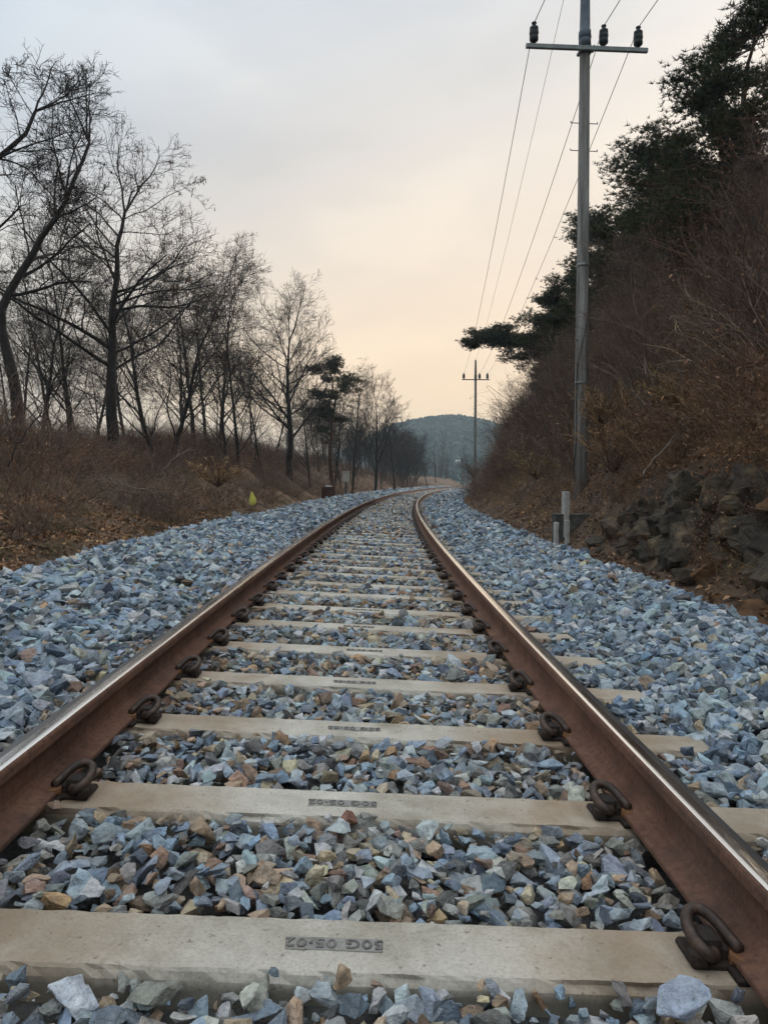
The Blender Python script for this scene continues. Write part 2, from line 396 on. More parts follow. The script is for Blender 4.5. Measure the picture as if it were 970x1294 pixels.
def grid_mesh(name, ss, oo, fn, mat, smooth=True):
    S, O = np.meshgrid(ss, oo, indexing='ij')
    P = fn(S, O).reshape(-1, 3)
    n, m = len(ss), len(oo)
    i = np.arange(n - 1)[:, None] * m; j = np.arange(m - 1)[None]
    F = np.stack([i + j, i + j + 1, i + m + j + 1, i + m + j], -1).reshape(-1, 4)
    return mesh_from(name, P, F[:, ::-1], mat, smooth)
ss = np.concatenate([np.arange(-14, 30, .25), np.arange(30, 150, .8)])
ol = np.concatenate([-np.array([80, 60, 45, 30, 22, 18, 15, 13]), np.arange(-12, -2.0, .22)])
orr = np.concatenate([np.arange(2.05, 11, .2), [12, 13, 14.5, 17, 20, 26, 34, 45, 60, 90]])
fnb = lambda S, O: lvl(S, O, bank_h(S, O))
ob('bank_left', grid_mesh('bank_left', ss, ol, fnb, M_SOIL), kind='structure')
ob('bank_right', grid_mesh('bank_right', ss, orr, fnb, M_SOIL), kind='structure')
g = np.linspace(-3000, 3000, 13)
ob('ground', grid_mesh('ground', g, g, lambda S, O: np.stack([O, S, np.full_like(S, -.72)], -1), M_FIELD), kind='structure')

# ballast bed ------------------------------------------------------
def bed_h(s, o):
    """height (in the canted frame) of the stone surface"""
    h = np.interp(o, [-3.1, -2.72, -2.42, -1.9, -1.35, -1.0, -.86, -.82, -.66, -.60, .60, .66, .82, .90, 1.12, 1.4, 1.9, 2.35, 2.62, 3.05],
                  [-.52, -.25, .055, .085, .060, .02, -.01, -.022, -.020, -.014, -.014, -.020, -.022, -.018, -.016, .055, .10, .07, -.14, -.42])
    wv = np.clip((np.abs(o) - 1.0) / .4, 0, 1)
    return h + wv * ((vnoise(s * 1.3, o * 1.3, 8) - .5) * .07) + (vnoise(s * 3, o * 3, 9) - .5) * .018
sb = np.concatenate([np.arange(-6, 20, .12), np.arange(20, 140, .5)])
obd = np.concatenate([np.arange(-3.1, -.9, .1), np.arange(-.9, .95, .06), np.arange(1.0, 3.1, .1)])
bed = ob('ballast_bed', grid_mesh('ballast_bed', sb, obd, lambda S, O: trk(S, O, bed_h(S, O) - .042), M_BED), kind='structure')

# ------------------------------------------------------------------ rails
def strip(prof, ss_, side, closed=False):
    """prof: list of (o,h) relative to the rail axis (gauge side towards +o), extruded along the line"""
    P = []
    for o, h in prof:
        oo = side * (.7175 + .0325 - o)
        P.append(trk(ss_, oo, h))
    P = np.stack(P, 1); n, m = P.shape[:2]
    i = np.arange(n - 1)[:, None] * m; j = np.arange(m - 1)[None]
    F = np.stack([i + j, i + j + 1, i + m + j + 1, i + m + j], -1).reshape(-1, 4)
    if side > 0: F = F[:, ::-1]
    return P.reshape(-1, 3), F
srail = np.concatenate([np.arange(-4, 20, .2), np.arange(20, 150, .6)])
T = HR
# gauge side is +o ; running band near the gauge corner
prof_band = [(.0265, T - .0022), (.022, T - .0006), (.012, T), (-.004, T)]
prof_headtop = [(-.004, T), (-.012, T - .0004), (-.024, T - .0028), (-.030, T - .008), (-.0325, T - .016), (-.0325, T - .030)]
prof_headside = [(-.0325, T - .030), (-.0295, T - .036), (-.0095, T - .044), (-.0075, T - .055), (-.0075, .052), (-.012, .040), (-.020, .034), (-.062, .0215), (-.0635, .0185), (-.0635, .0105), (.0635, .0105), (.0635, .0185), (.062, .0215), (.020, .034), (.012, .040), (.0075, .052), (.0075, T - .055), (.0095, T - .044), (.0295, T - .036), (.0325, T - .030), (.0325, T - .012), (.0305, T - .006), (.0265, T - .0022)]
for side, lab in ((-1, 'long steel rail with polished top, the left one of the pair'), (1, 'long steel rail with polished top, the right one of the pair')):
    e = ob('rail', None, loc=trk(0, side * .75, 0).tolist(), label=lab, cat='rail', group='pair of running rails')
    inv_l = -np.array(e.location)
    for nm, pf, mt, sm in (('running_band', prof_band, M_BAND, True), ('head_crown', prof_headtop, M_HEADSIDE, True), ('web_and_foot', prof_headside, M_RUST, False)):
        V, F = strip(pf, srail, side)
        ob(nm, mesh_from('rail_' + nm, V + inv_l, F, mt, sm), e)

# ------------------------------------------------------------------ sleepers and fastenings
def sleeper_mesh(name, nseg, seed, rough=.003):
    L = 2.4; xs = np.linspace(-L / 2, L / 2, nseg + 1)
    prof = [(-.122, -.19), (-.088, -.014), (-.081, -.003), (-.074, 0), (.074, 0), (.081, -.003), (.088, -.014), (.122, -.19)]
    V = []
    r = np.random.default_rng(seed)
    for i, x in enumerate(xs):
        for k, (y, z) in enumerate(prof):
            zz = z; yy = y
            if nseg > 20:
                if 1 <= k <= 6:
                    j = r.normal(0, rough)
                    if k in (2, 5, 1, 6):
                        chip = max(0, vnoise(np.array(x * 9.0 + seed), np.array(k * 3.7), seed) - .62) * .035
                        zz += -abs(j) * .7 - chip * .6; yy += -np.sign(y) * (abs(j) * .8 + chip)
                    else: zz += j * .2
            if abs(x) > 1.17 and k in (2, 3, 4, 5): zz -= .012
            V.append((x, yy, zz))
    n = len(prof)
    F = []
    for i in range(nseg):
        for k in range(n):
            k2 = (k + 1) % n
            F.append((i * n + k, i * n + k2, (i + 1) * n + k2, (i + 1) * n + k))
    Fq = np.array(F)[:, ::-1]
    caps = [np.array([list(range(n))]), np.array([list(range((nseg) * n, (nseg + 1) * n))[::-1]])]
    return mesh_from(name, np.array(V), [Fq] + caps, M_CONC, False)
def clip_mesh(k=8, n=44):
    # e-shaped spring clip: centre leg, arched loop away from the rail, toe on the rail foot (+x)
    ctrl = [(0, .054, .026), (0, .02, .026), (0, -.022, .026), (-.004, -.044, .028), (-.018, -.052, .034), (-.032, -.040, .042), (-.036, -.012, .048),
            (-.033, .020, .056), (-.021, .042, .062), (-.002, .051, .064), (.017, .042, .060), (.031, .020, .052), (.040, -.004, .043), (.046, -.022, .037), (.048, -.036, .036)]
    P = np.array(ctrl)
    t = np.arange(len(P)); tt = np.linspace(0, len(P) - 1, n)
    def cr(tt):
        out = []
        for u in tt:
            i = min(int(u), len(P) - 2); f = u - i
            p0, p1, p2, p3 = P[max(i - 1, 0)], P[i], P[i + 1], P[min(i + 2, len(P) - 1)]
            out.append(.5 * (2 * p1 + (p2 - p0) * f + (2 * p0 - 5 * p1 + 4 * p2 - p3) * f * f + (3 * p1 - p0 - 3 * p2 + p3) * f ** 3))
        return np.array(out)
    Q = cr(tt)
    # parallel-transport tube
    Tn = np.gradient(Q, axis=0); Tn /= np.linalg.norm(Tn, axis=1)[:, None]
    U = np.zeros_like(Q); u = np.cross(Tn[0], [0, 0, 1.]); u /= np.linalg.norm(u)
    for i in range(n):
        u = u - Tn[i] * u.dot(Tn[i]); u /= np.linalg.norm(u); U[i] = u
    W = np.cross(Tn, U); a = np.arange(k) * 2 * math.pi / k
    rad = np.full(n, .0122); rad[0] = rad[-1] = .009
    V = Q[:, None] + rad[:, None, None] * (np.cos(a)[None, :, None] * U[:, None] + np.sin(a)[None, :, None] * W[:, None])
    i = np.arange(n - 1)[:, None] * k; j = np.arange(k)[None]; j2 = (j + 1) % k
    F = np.stack([i + j, i + j2, i + k + j2, i + k + j], -1).reshape(-1, 4)
    caps = np.array([list(range(k))[::-1], list(range((n - 1) * k, n * k))])
    return mesh_from('clip', V.reshape(-1, 3), [F, caps], M_CLIP, True)
def shoulder_mesh():
    bm = bmesh.new()
    bm_box(bm, (-.006, 0, .004), (.075, .092, .016), bevel=.005)
    bm_box(bm, (0, 0, .026), (.042, .060, .046), bevel=.012, seg=2)
    bm_box(bm, (.024, 0, .018), (.016, .066, .036), bevel=.005)
    bm_box(bm, (-.030, -.036, .020), (.036, .040, .036), bevel=.009)
    return bm_mesh('shoulder', bm, M_SHOULDER)
def insul_mesh():
    bm = bmesh.new()
    r = bmesh.ops.create_cone(bm, cap_ends=True, segments=16, radius1=.024, radius2=.022, depth=.010)
    bmesh.ops.transform(bm, matrix=Matrix.Translation((.052, -.034, .0235)) @ Matrix.Diagonal((1, 1.25, 1, 1)), verts=r['verts'])
    bm_box(bm, (.034, 0, .010), (.010, .085, .028), bevel=.003)
    return bm_mesh('insulator', bm, M_INSUL)
def pad_mesh():
    bm = bmesh.new(); bm_box(bm, (0, 0, .005), (.150, .158, .0108), bevel=.002)
    return bm_mesh('rail_pad', bm, M_SHOULDER)
ME_CLIP, ME_CLIPF, ME_SHO, ME_INS, ME_PAD = clip_mesh(), clip_mesh(5, 22), shoulder_mesh(), insul_mesh(), pad_mesh()
# stamp letters
def text_mesh(txt, size):
    cu = bpy.data.curves.new('stamp_text', 'FONT'); cu.body = txt; cu.size = size; cu.extrude = .0012; cu.align_x = 'CENTER'; cu.align_y = 'CENTER'
    cu.space_character = 1.12; cu.resolution_u = 3; cu.bevel_depth = .0005; cu.bevel_resolution = 0
    o = bpy.data.objects.new('tmp', cu); C.objects.link(o)
    me = bpy.data.meshes.new_from_object(o.evaluated_get(bpy.context.evaluated_depsgraph_get()))
    bpy.data.objects.remove(o); bpy.data.curves.remove(cu)
    me.materials.clear(); me.materials.append(M_STAMPL); me.name = 'stamp_letters'
    return me
ME_TXT = text_mesh('50G 05\u00b702', .036)
def panel_mesh():
    bm = bmesh.new(); bm_box(bm, (0, 0, 0), (.168, .036, .003), bevel=.001)
    return bm_mesh('stamp_plate', bm, M_STAMP)
ME_PANEL = panel_mesh()
ordn = ['nearest', 'second', 'third', 'fourth', 'fifth', 'sixth', 'seventh', 'eighth', 'ninth', 'tenth', 'eleventh', 'twelfth', 'thirteenth', 'fourteenth', 'fifteenth', 'sixteenth', 'seventeenth', 'eighteenth', 'nineteenth', 'twentieth', 'twenty-first', 'twenty-second', 'twenty-third', 'twenty-fourth']
sl_near = [sleeper_mesh('sleeper_body', 120, k) for k in range(5)]
sl_far = sleeper_mesh('sleeper_body_far', 8, 3)
N_SL = 150
for i in range(-2, N_SL):
    sc_ = D1 + SP * i - SW / 2
    x, y, th = ctr(sc_)
    yaw = -float(th) + random.uniform(-.004, .004)
    far = i > 23
    if i < 0: lab = 'concrete sleeper under the camera, %s row below the bottom edge' % ('first' if i == -1 else 'second')
    elif not far: lab = 'beige concrete sleeper crossing the track, %s from the bottom of the picture' % ordn[i]
    else: lab = 'one of the closely foreshortened concrete sleepers far along the track'
    e = ob('sleeper', None, loc=(float(x), float(y), random.uniform(-.003, .003)), label=lab, cat='sleeper', group='far concrete sleepers' if far else 'near concrete sleepers')
    e.rotation_euler = (0, CANT, yaw)
    ob('body', sl_near[i % 5] if i < 14 else sl_far, e)
    if i <= 70:
        for side in (-1, 1):
            if i < 30: ob('rail_pad', ME_PAD, e, loc=(side * .75, 0, 0))
            for inner in (1, -1):
                if i > 34 and inner < 0: continue
                # local +x of the fastening points to the rail
                toward = side * inner
                rz = 0 if toward > 0 else math.pi
                lx = side * .75 - toward * .094
                jz = random.uniform(-.04, .04)
                cl_ = ob('clip', ME_CLIP if i < 12 else ME_CLIPF, e, loc=(lx, random.uniform(-.006, .006), .001), rot=(0, 0, jz), scale=(.9 if toward > 0 else -.9, .9, .92 if inner > 0 else .70))
                if i < 34:
                    ob('shoulder', ME_SHO, cl_); ob('insulator', ME_INS, cl_)
    if -1 <= i <= 6:
        dx = [0.0, -.002, .012, .0, .03, -.01, .02, .01][i % 8] + (.005 if i == 0 else 0)
        pl = ob('stamp_plate', ME_PANEL, e, loc=(dx, 0, .0004), rot=(0, 0, math.pi))
        ob('stamp_letters', ME_TXT, pl, loc=(0, 0, .0024))

# ------------------------------------------------------------------ ballast stones
def hull(npts, seed, bev=0.0, sub=False):
    r = np.random.default_rng(seed)
    p = r.normal(size=(npts, 3)); p /= np.linalg.norm(p, axis=1)[:, None]
    p = np.sign(p) * np.abs(p) ** r.uniform(.75, 1.25)
    p *= r.uniform(.68, 1.05, size=(npts, 1))
    dims = np.array([1.0, r.uniform(.55, .90), r.uniform(.34, .66)])
    p *= dims
    p[:, 0] += p[:, 1] * r.uniform(-.3, .3); p[:, 2] += p[:, 0] * r.uniform(-.2, .2)
    bm = bmesh.new()
    for q in p: bm.verts.new(q)
    res = bmesh.ops.convex_hull(bm, input=bm.verts)
    bmesh.ops.delete(bm, geom=[v for v in bm.verts if not v.link_faces], context='VERTS')
    bmesh.ops.dissolve_limit(bm, angle_limit=R(16), verts=bm.verts, edges=bm.edges)
    if bev:
        bmesh.ops.bevel(bm, geom=bm.edges[:], offset=bev, segments=1, affect='EDGES', profile=.5, clamp_overlap=True)
    bmesh.ops.triangulate(bm, faces=bm.faces)
    bmesh.ops.recalc_face_normals(bm, faces=bm.faces)
    bm.verts.ensure_lookup_table()
    V = np.array([v.co for v in bm.verts]); F = np.array([[v.index for v in f.verts] for f in bm.faces])
    bm.free()
    V -= V.mean(0); V *= .5 / np.abs(V[:, 0]).max()      # unit long axis
    return V, F
PROT_HI = [hull(12 + k % 6, 100 + k, .022) for k in range(26)]
PROT_MD = [hull(10 + k % 5, 300 + k) for k in range(36)]
PROT_LO = [hull(8, 500 + k) for k in range(16)]
def euler_mats(rx, ry, rz):
    cx, sx, cy, sy, cz, sz = np.cos(rx), np.sin(rx), np.cos(ry), np.sin(ry), np.cos(rz), np.sin(rz)
    M = np.empty((len(rx), 3, 3))
    M[:, 0, 0] = cz * cy; M[:, 0, 1] = cz * sy * sx - sz * cx; M[:, 0, 2] = cz * sy * cx + sz * sx
    M[:, 1, 0] = sz * cy; M[:, 1, 1] = sz * sy * sx + cz * cx; M[:, 1, 2] = sz * sy * cx - cz * sx
    M[:, 2, 0] = -sy; M[:, 2, 1] = cy * sx; M[:, 2, 2] = cy * cx
    return M
PAL_BLUE = np.array([(.255, .325, .395), (.195, .25, .31), (.32, .39, .455), (.285, .335, .37), (.14, .18, .225), (.37, .425, .46), (.225, .30, .39), (.30, .345, .365), (.18, .22, .265)])
PAL_GREY = np.array([(.13, .13, .125), (.29, .30, .28), (.24, .245, .225), (.35, .345, .31), (.21, .21, .20), (.31, .33, .29)])
PAL_TAN = np.array([(.40, .31, .21), (.34, .25, .17), (.44, .37, .27), (.28, .20, .14)])
PAL_RUST = np.array([(.33, .20, .115), (.27, .17, .12), (.38, .25, .14), (.23, .15, .12)])
PAL_PALE = np.array([(.50, .53, .57), (.53, .52, .49), (.44, .48, .53)])
def stone_cols(n, crib, O):
    u = rng.random(n)
    thr = np.where(crib[:, None], np.array([[.47, .69, .89, .95]]), np.array([[.80, .91, .945, .952]]))
    pick = lambda P: P[rng.integers(0, len(P), n)]
    c = np.where((u < thr[:, 0])[:, None], pick(PAL_BLUE), np.where((u < thr[:, 1])[:, None], pick(PAL_GREY), np.where((u < thr[:, 2])[:, None], pick(PAL_TAN), np.where((u < thr[:, 3])[:, None], pick(PAL_RUST), pick(PAL_PALE)))))
    c = np.where(crib[:, None], c * 1.16, c * np.array([[1.14, 1.17, 1.2]]))
    # brake dust and rust close to the rails
    f = (np.exp(-((np.abs(O) - .75) / .16) ** 2) * rng.uniform(0, .75, n) + .10 * crib * rng.random(n))[:, None]
    c = c * (1 - f) + np.array([[.19, .125, .085]]) * f
    c = c * np.clip(np.exp(rng.normal(-.05, .32, size=(n, 1))), .4, 1.7) * rng.uniform(.96, 1.04, size=(n, 3))
    return np.minimum(c, .55)
def scatter(s0, s1, cell, size, jz, layer):
    ns = int((s1 - s0) / cell); no = int(5.9 / cell)
    S, O = np.meshgrid(np.arange(ns), np.arange(no), indexing='ij')
    S = s0 + (S.ravel() + rng.random(ns * no)) * cell
    O = -2.98 + (O.ravel() + rng.random(ns * no)) * cell
    sz = size * np.exp(rng.normal(0, .38, len(S))); sz = np.clip(sz, size * .38, size * 1.8)
    crib = np.abs(O) < 1.0
    sz = np.where(crib, sz * .94, sz * 1.26)
    # sleepers and rails
    ph = np.abs(((S - (D1 - SW / 2)) / SP + .5) % 1 - .5) * SP
    hb = bed_h(S, O)
    on_sl = (ph < .086 + sz * .30) & (O > -.90) & (O < 1.16)
    on_rail = (np.abs(np.abs(O) - .75) < .058 + sz * .20)
    near_fast = (ph < .095) & (np.abs(np.abs(O) - .75) < .17)
    keep = ~on_sl & ~(on_rail & (hb > -.2)) & ~near_fast
    H = hb + rng.normal(0, 1, len(S)) * jz * np.where(crib, 1.0, 1.5) + (.003 if layer else -.012)
    P = trk(S, O, H)
    px, py, zc = project(P)
    keep &= (P[:, 1] > .55) & (np.abs(P[:, 0]) < .5 * P[:, 1] + 1.3) & (P[:, 1] > 1.0 - .25 * layer)
    return S[keep], O[keep], P[keep], sz[keep], crib[keep]
sets = []
for (s0, s1, cell, size, jz, layer, pr) in (
        (.6, 4.2, .036, .045, .006, 0, 'MD'), (.6, 4.2, .039, .048, .010, 1, 'MD'),
        (4.2, 11, .044, .052, .008, 0, 'LO'), (4.2, 11, .048, .056, .012, 1, 'MD'),
        (11, 24, .062, .068, .014, 1, 'LO'), (24, 50, .12, .11, .016, 1, 'LO'), (50, 100, .22, .17, .016, 1, 'LO')):
    sets.append((scatter(s0, s1, cell, size, jz, layer), pr, layer))
# the 300 stones that show largest become single pieces
near_S, near_O, near_P, near_sz, near_crib = sets[1][0]
px, py, zc = project(near_P)
vis = (px > -10) & (px < 980) & (py > 600) & (py < 1300)
# hidden behind the rails
hid = (near_O < -.80) & (near_O > -1.05) | (near_O > .80) & (near_O < .95)
score = np.where(vis & ~hid, near_sz / zc, 0)
order = np.argsort(-score); singles = np.zeros(len(near_S), bool); singles[order[:294]] = True
sets[1] = ((near_S[~singles], near_O[~singles], near_P[~singles], near_sz[~singles], near_crib[~singles]), 'MD', 1)
def stone_rot(n): return rng.normal(0, .38, n), rng.normal(0, .38, n), rng.uniform(0, 2 * math.pi, n)
def chipped(V, F, seed):
    bm = bmesh.new(); vs_ = [bm.verts.new(v) for v in V]
    for f in F: bm.faces.new([vs_[i] for i in f])
    bmesh.ops.subdivide_edges(bm, edges=[e for e in bm.edges if e.calc_length() > .16], cuts=1)
    bmesh.ops.triangulate(bm, faces=bm.faces)
    bmesh.ops.subdivide_edges(bm, edges=[e for e in bm.edges if e.calc_length() > .16], cuts=1)
    bmesh.ops.triangulate(bm, faces=bm.faces)
    bm.normal_update()
    X = np.array([v.co for v in bm.verts]); Nn = np.array([v.normal for v in bm.verts])
    q = X * 7 + seed * 3.1
    d = (vnoise(q[:, 0] + q[:, 2] * .7, q[:, 1] - q[:, 2] * .6, seed) - .55) * .075
    X = X + Nn * d[:, None]
    for v, c in zip(bm.verts, X): v.co = c
    V = np.array([v.co for v in bm.verts]); bm.verts.index_update(); F = np.array([[v.index for v in f.verts] for f in bm.faces]); bm.free()
    return V, F
ME_HI = [mesh_from('stone', *chipped(V, F, k), M_STONE_O, False) for k, (V, F) in enumerate(PROT_HI)]
idx = np.where(singles)[0]
scol = stone_cols(len(idx), near_crib[idx], near_O[idx]); rx, ry, rz = stone_rot(len(idx))
for q, i in enumerate(idx):
    o = ob('stone', ME_HI[rng.integers(len(ME_HI))], bed, loc=near_P[i].tolist(), rot=(rx[q], ry[q], rz[q]), scale=float(near_sz[i] * .96))
    o.color = (*scol[q].tolist(), 1)
# stones that lie up on the sleepers' edges
for (px_, py_, dz, sz, col, seed) in ((432, 1238, .035, .075, (.40, .29, .19), 3), (440, 1037, .012, .078, (.26, .13, .09), 5), (356, 935, .014, .085, (.30, .19, .11), 8),
                                     (866, 1262, .01, .095, (.36, .41, .50), 11), (92, 1258, .015, .085, (.52, .56, .61), 14), (200, 1256, .01, .10, (.25, .255, .22), 17)):
    D = (CAM_H - dz) / math.tan(math.atan((py_ - 647) / FPX) + PITCH)
    p = at(px_, py_, D)
    o = ob('stone', ME_HI[seed], bed, loc=p.tolist(), rot=(rng.normal(0, .2), rng.normal(0, .2), rng.uniform(0, 6)), scale=sz); o.color = (*col, 1)
# everything else: one mass
VV, FF, CLR = [], [], []; nv = 0
for (S, O, P, sz, crib), pr, layer in sets:
    prot = dict(HI=PROT_HI, MD=PROT_MD, LO=PROT_LO)[pr]
    n = len(S); which = rng.integers(0, len(prot), n); cols = stone_cols(n, crib, O)
    rx, ry, rz = stone_rot(n); M = euler_mats(rx, ry, rz)
    for k, (V, F) in enumerate(prot):
        ii = np.where(which == k)[0]
        if not len(ii): continue
        W = np.einsum('nij,vj->nvi', M[ii], V) * sz[ii][:, None, None] + P[ii][:, None]
        VV.append(W.reshape(-1, 3)); CLR.append(np.repeat(np.c_[cols[ii], np.ones(len(ii))], len(V), 0))
        FF.append((F[None] + (np.arange(len(ii)) * len(V))[:, None, None] + nv).reshape(-1, 3)); nv += len(ii) * len(V)
ob('stones', mesh_from('stones', np.concatenate(VV), np.concatenate(FF), M_STONE, False, np.concatenate(CLR)), bed, kind='stuff')
print('stone tris', sum(len(f) for f in FF))
# ------------------------------------------------------------------ vegetation generators
class Ribbons:
    """flat blades and leaves: quads along short polylines"""
    def __init__(s): s.V = []; s.F = []; s.n = 0
    def add(s, P, wid, side=None):
        P = np.asarray(P, float); m = len(P)
        T_ = P[-1] - P[0]
        if side is None: side = rng.normal(size=3)
        sd_ = np.cross(T_, side); sd_ = sd_ / (np.linalg.norm(sd_) + 1e-9)
        w_ = np.asarray(wid, float)[:, None] * .5
        V = np.empty((m * 2, 3)); V[0::2] = P - sd_ * w_; V[1::2] = P + sd_ * w_
        i = np.arange(m - 1)[:, None] * 2
        s.F.append(np.concatenate([i, i + 1, i + 3, i + 2], 1) + s.n); s.V.append(V); s.n += 2 * m
    def arrays(s): return np.concatenate(s.V), np.concatenate(s.F)
def rvec(): 
    v = rng.normal(size=3); return v / np.linalg.norm(v)
def unit(v): return v / (np.linalg.norm(v) + 1e-9)
def tilt(d, ang):
    """unit vector at angle ang from d, random azimuth"""
    a = np.cross(d, rvec()); a = unit(a)
    return unit(d * math.cos(ang) + a * math.sin(ang))
def wander(p, d, L, n, wob, up):
    P = [np.array(p, float)]; d = np.array(d, float)
    for _ in range(n):
        d = unit(d + rng.normal(0, wob, 3) + np.array([0, 0, up])); P.append(P[-1] + d * L / n)
    return np.array(P)
def sample(P, t):
    f = t * (len(P) - 1); i = min(int(f), len(P) - 2); u = f - i
    return P[i] * (1 - u) + P[i + 1] * u, unit(P[i + 1] - P[i])
def bare_tree(path, r0, limbs=9, t0=.3, limb_len=.5, sub=(6, 5, 3), ang=(.6, .75, .8), wob=.14, up=.06, leaves=0, r_end=.24, ribbons=True):
    """path: trunk points; returns trunk tubes, twig tubes, leaf ribbons"""
    path = np.asarray(path, float)
    tl = np.linalg.norm(np.diff(path, axis=0), axis=1).sum()
    # refine trunk
    m = max(8, int(tl / .5)); tt = np.linspace(0, 1, m + 1)
    cum = np.concatenate([[0], np.cumsum(np.linalg.norm(np.diff(path, axis=0), axis=1))]) / tl
    P = np.stack([np.interp(tt, cum, path[:, k]) for k in range(3)], 1)
    P[1:] += rng.normal(0, r0 * .13, (m, 3))
    big, small, lf = Tubes(), Tubes(), Ribbons()
    big.add(np.vstack([P[0] - [0, 0, .4], P]), np.concatenate([[r0 * 1.35], r0 * (1.12 - (1.12 - r_end) * tt ** .9)]), 7)
    def kids(P, r_a, r_b, L, lev):
        cnt = limbs if lev == 0 else sub[lev - 1]
        lo = t0 if lev == 0 else .22
        for k in range(cnt):
            t = lo + (1 - lo) * ((k + rng.random()) / cnt)
            p, d = sample(P, min(t, .985))
            a = ang[min(lev, 2)] * rng.uniform(.65, 1.25)
            c = tilt(d, a)
            if c[2] < -.15: c[2] = abs(c[2]) * .3; c = unit(c)
            r = (r_a + (r_b - r_a) * t) * rng.uniform(.32, .56)
            ll = L * (limb_len if lev == 0 else .52) * (1.12 - .55 * t) * (rng.uniform(.82, 1.12) if lev == 0 else rng.uniform(.75, 1.35))
            if lev == 0:
                Q = wander(p, c, ll, 7, wob, up); rr = np.linspace(r, r * .35, 8); big.add(Q, rr, 5)
            elif lev == 1:
                Q = wander(p, c, ll, 6, wob * 1.5, up * .6); rr = np.linspace(r, max(r * .35, .004), 7); small.add(Q, rr, 4)
            elif lev == 2:
                Q = wander(p, c, ll, 4, wob * 1.6, up * .35); rr = np.linspace(max(r, .006), .004, 5); small.add(Q, rr, 3)
            else:
                Q = wander(p, c, ll * 1.15, 2, wob * 1.4, .02); rr = np.array([max(r * .8, .0042), .0034, .0022]); small.add(Q, rr, 3)
                if leaves and rng.random() < leaves:
                    for _ in range(2):
                        q, _d = sample(Q, rng.uniform(.3, 1)); e = q + np.array([rng.normal(0, .03), rng.normal(0, .03), -rng.uniform(.06, .13)])
                        lf.add([q, (q + e) / 2, e], [.004, .028, .006])
            if lev < len(sub): kids(Q, rr[0], rr[-1], ll, lev + 1)
    kids(P, r0, r0 * r_end, tl, 0)
    # the leader forks at its tip
    p, d = P[-1], unit(P[-1] - P[-3])
    for k in range(3):
        Q = wander(p, tilt(d, .42), tl * limb_len * rng.uniform(.5, .75), 7, wob, up); rr = np.linspace(r0 * r_end * rng.uniform(.7, .95), .008, 8); big.add(Q, rr, 5)
        kids(Q, rr[0], rr[-1], tl * limb_len * .62, 1)
    return big, small, lf
def plant_tree(name, parts, base, label, cat, group, mats, partnames=('trunk', 'crown', 'leaves')):
    e = ob(name, None, loc=base.tolist() if hasattr(base, 'tolist') else base, label=label, cat=cat, group=group)
    for pt, mt, pn in zip(parts, mats, partnames):
        if not pt.V: continue
        V, F = pt.arrays(); ob(pn, mesh_from(name + '_' + pn, V, F, mt, pn != 'leaves'), e)
    return e
def copy_thing(src, loc, rz, sc, label, group):
    r = src.copy(); C.objects.link(r); r.location = loc; r.rotation_euler = (0, 0, rz); r.scale = (sc,) * 3; r['label'] = label; r['group'] = group
    for ch in src.children:
        c = ch.copy(); C.objects.link(c); c.parent = r
    return r
def ground_at(x, y):
    s, o = inv(x, y); return float(bank_h(s, o))
def base_px(px, D):
    x = (px - 485) / FPX * D; return np.array([x, D, ground_at(x, D) - .05])
BT = (M_BARK, M_TWIG, M_REDLEAF)
GL = 'bare trees on the left bank'
# T1: curved trunk near the left edge
def px_path(pts, D, base=None):
    P = np.array([at(x, y, D + k * .12) for k, (x, y) in enumerate(pts)])
    return P
D = 17.0
P = px_path([(31, 556), (17, 476), (1, 415), (2, 388), (17, 359), (43, 320), (66, 281), (89, 246), (102, 206), (112, 180)], D)
P[0, 2] = ground_at(P[0, 0], P[0, 1]) - .1
b0 = P[0].copy()
plant_tree('bare_tree', bare_tree(P - b0, .14, 14, .38, .33, (8, 6, 4), (.9, .85, .8), .14, .02), b0, 'tall bare tree with a curved trunk near the left edge of the picture', 'tree', GL, BT)
# T0: tree just outside the left edge whose limbs reach in
D = 14.5
P = px_path([(-52, 560), (-60, 440), (-58, 340), (-45, 270), (-20, 215), (8, 192), (30, 172), (45, 140)], D)
P[0, 2] = ground_at(P[0, 0], P[0, 1]) - .1
b0 = P[0].copy()
plant_tree('bare_tree', bare_tree(P - b0, .13, 13, .38, .32, (7, 6, 4), (.85, .85, .8), .14, .02), b0, 'bare tree whose limbs reach in from beyond the left edge at the top', 'tree', GL, BT)
# T2: dark straight trunk
D = 21.0
P = px_path([(145, 558), (140, 432), (145, 368), (149, 311), (158, 268)], D)
P[0, 2] = ground_at(P[0, 0], P[0, 1]) - .1
b0 = P[0].copy()
plant_tree('bare_tree', bare_tree(P - b0, .17, 20, .36, .58, (8, 6, 4), (1.0, .85, .8), .13, .012, leaves=.13), b0, 'bare locust tree with a thick dark straight trunk and hanging pods on the left bank', 'tree', GL, BT)
# T3: round-crowned tree
D = 37.0
b0 = base_px(366, D); top = at(366, 432, D) - b0
plant_tree('bare_tree', bare_tree([(0, 0, 0), (.05, 0, top[2] * .35), (-.1, .1, top[2] * .7), (0, 0, top[2])], .17, 24, .28, .66, (8, 7, 4), (1.0, .8, .8), .08, .03, r_end=.22), b0, 'round-crowned bare tree standing left of the dark pine', 'tree', GL, BT)
# T4: small tree right of the left pine
D = 52.0
b0 = base_px(474, D); top = at(474, 510, D) - b0
plant_tree('bare_tree', bare_tree([(0, 0, 0), (.1, 0, top[2] * .4), (.1, .1, top[2])], .11, 20, .18, .50, (8, 6, 3), (.75, .65, .6), .09, .05, r_end=.22), b0, 'small bare tree with a fan-shaped crown right of the left-bank pine', 'tree', GL, BT)
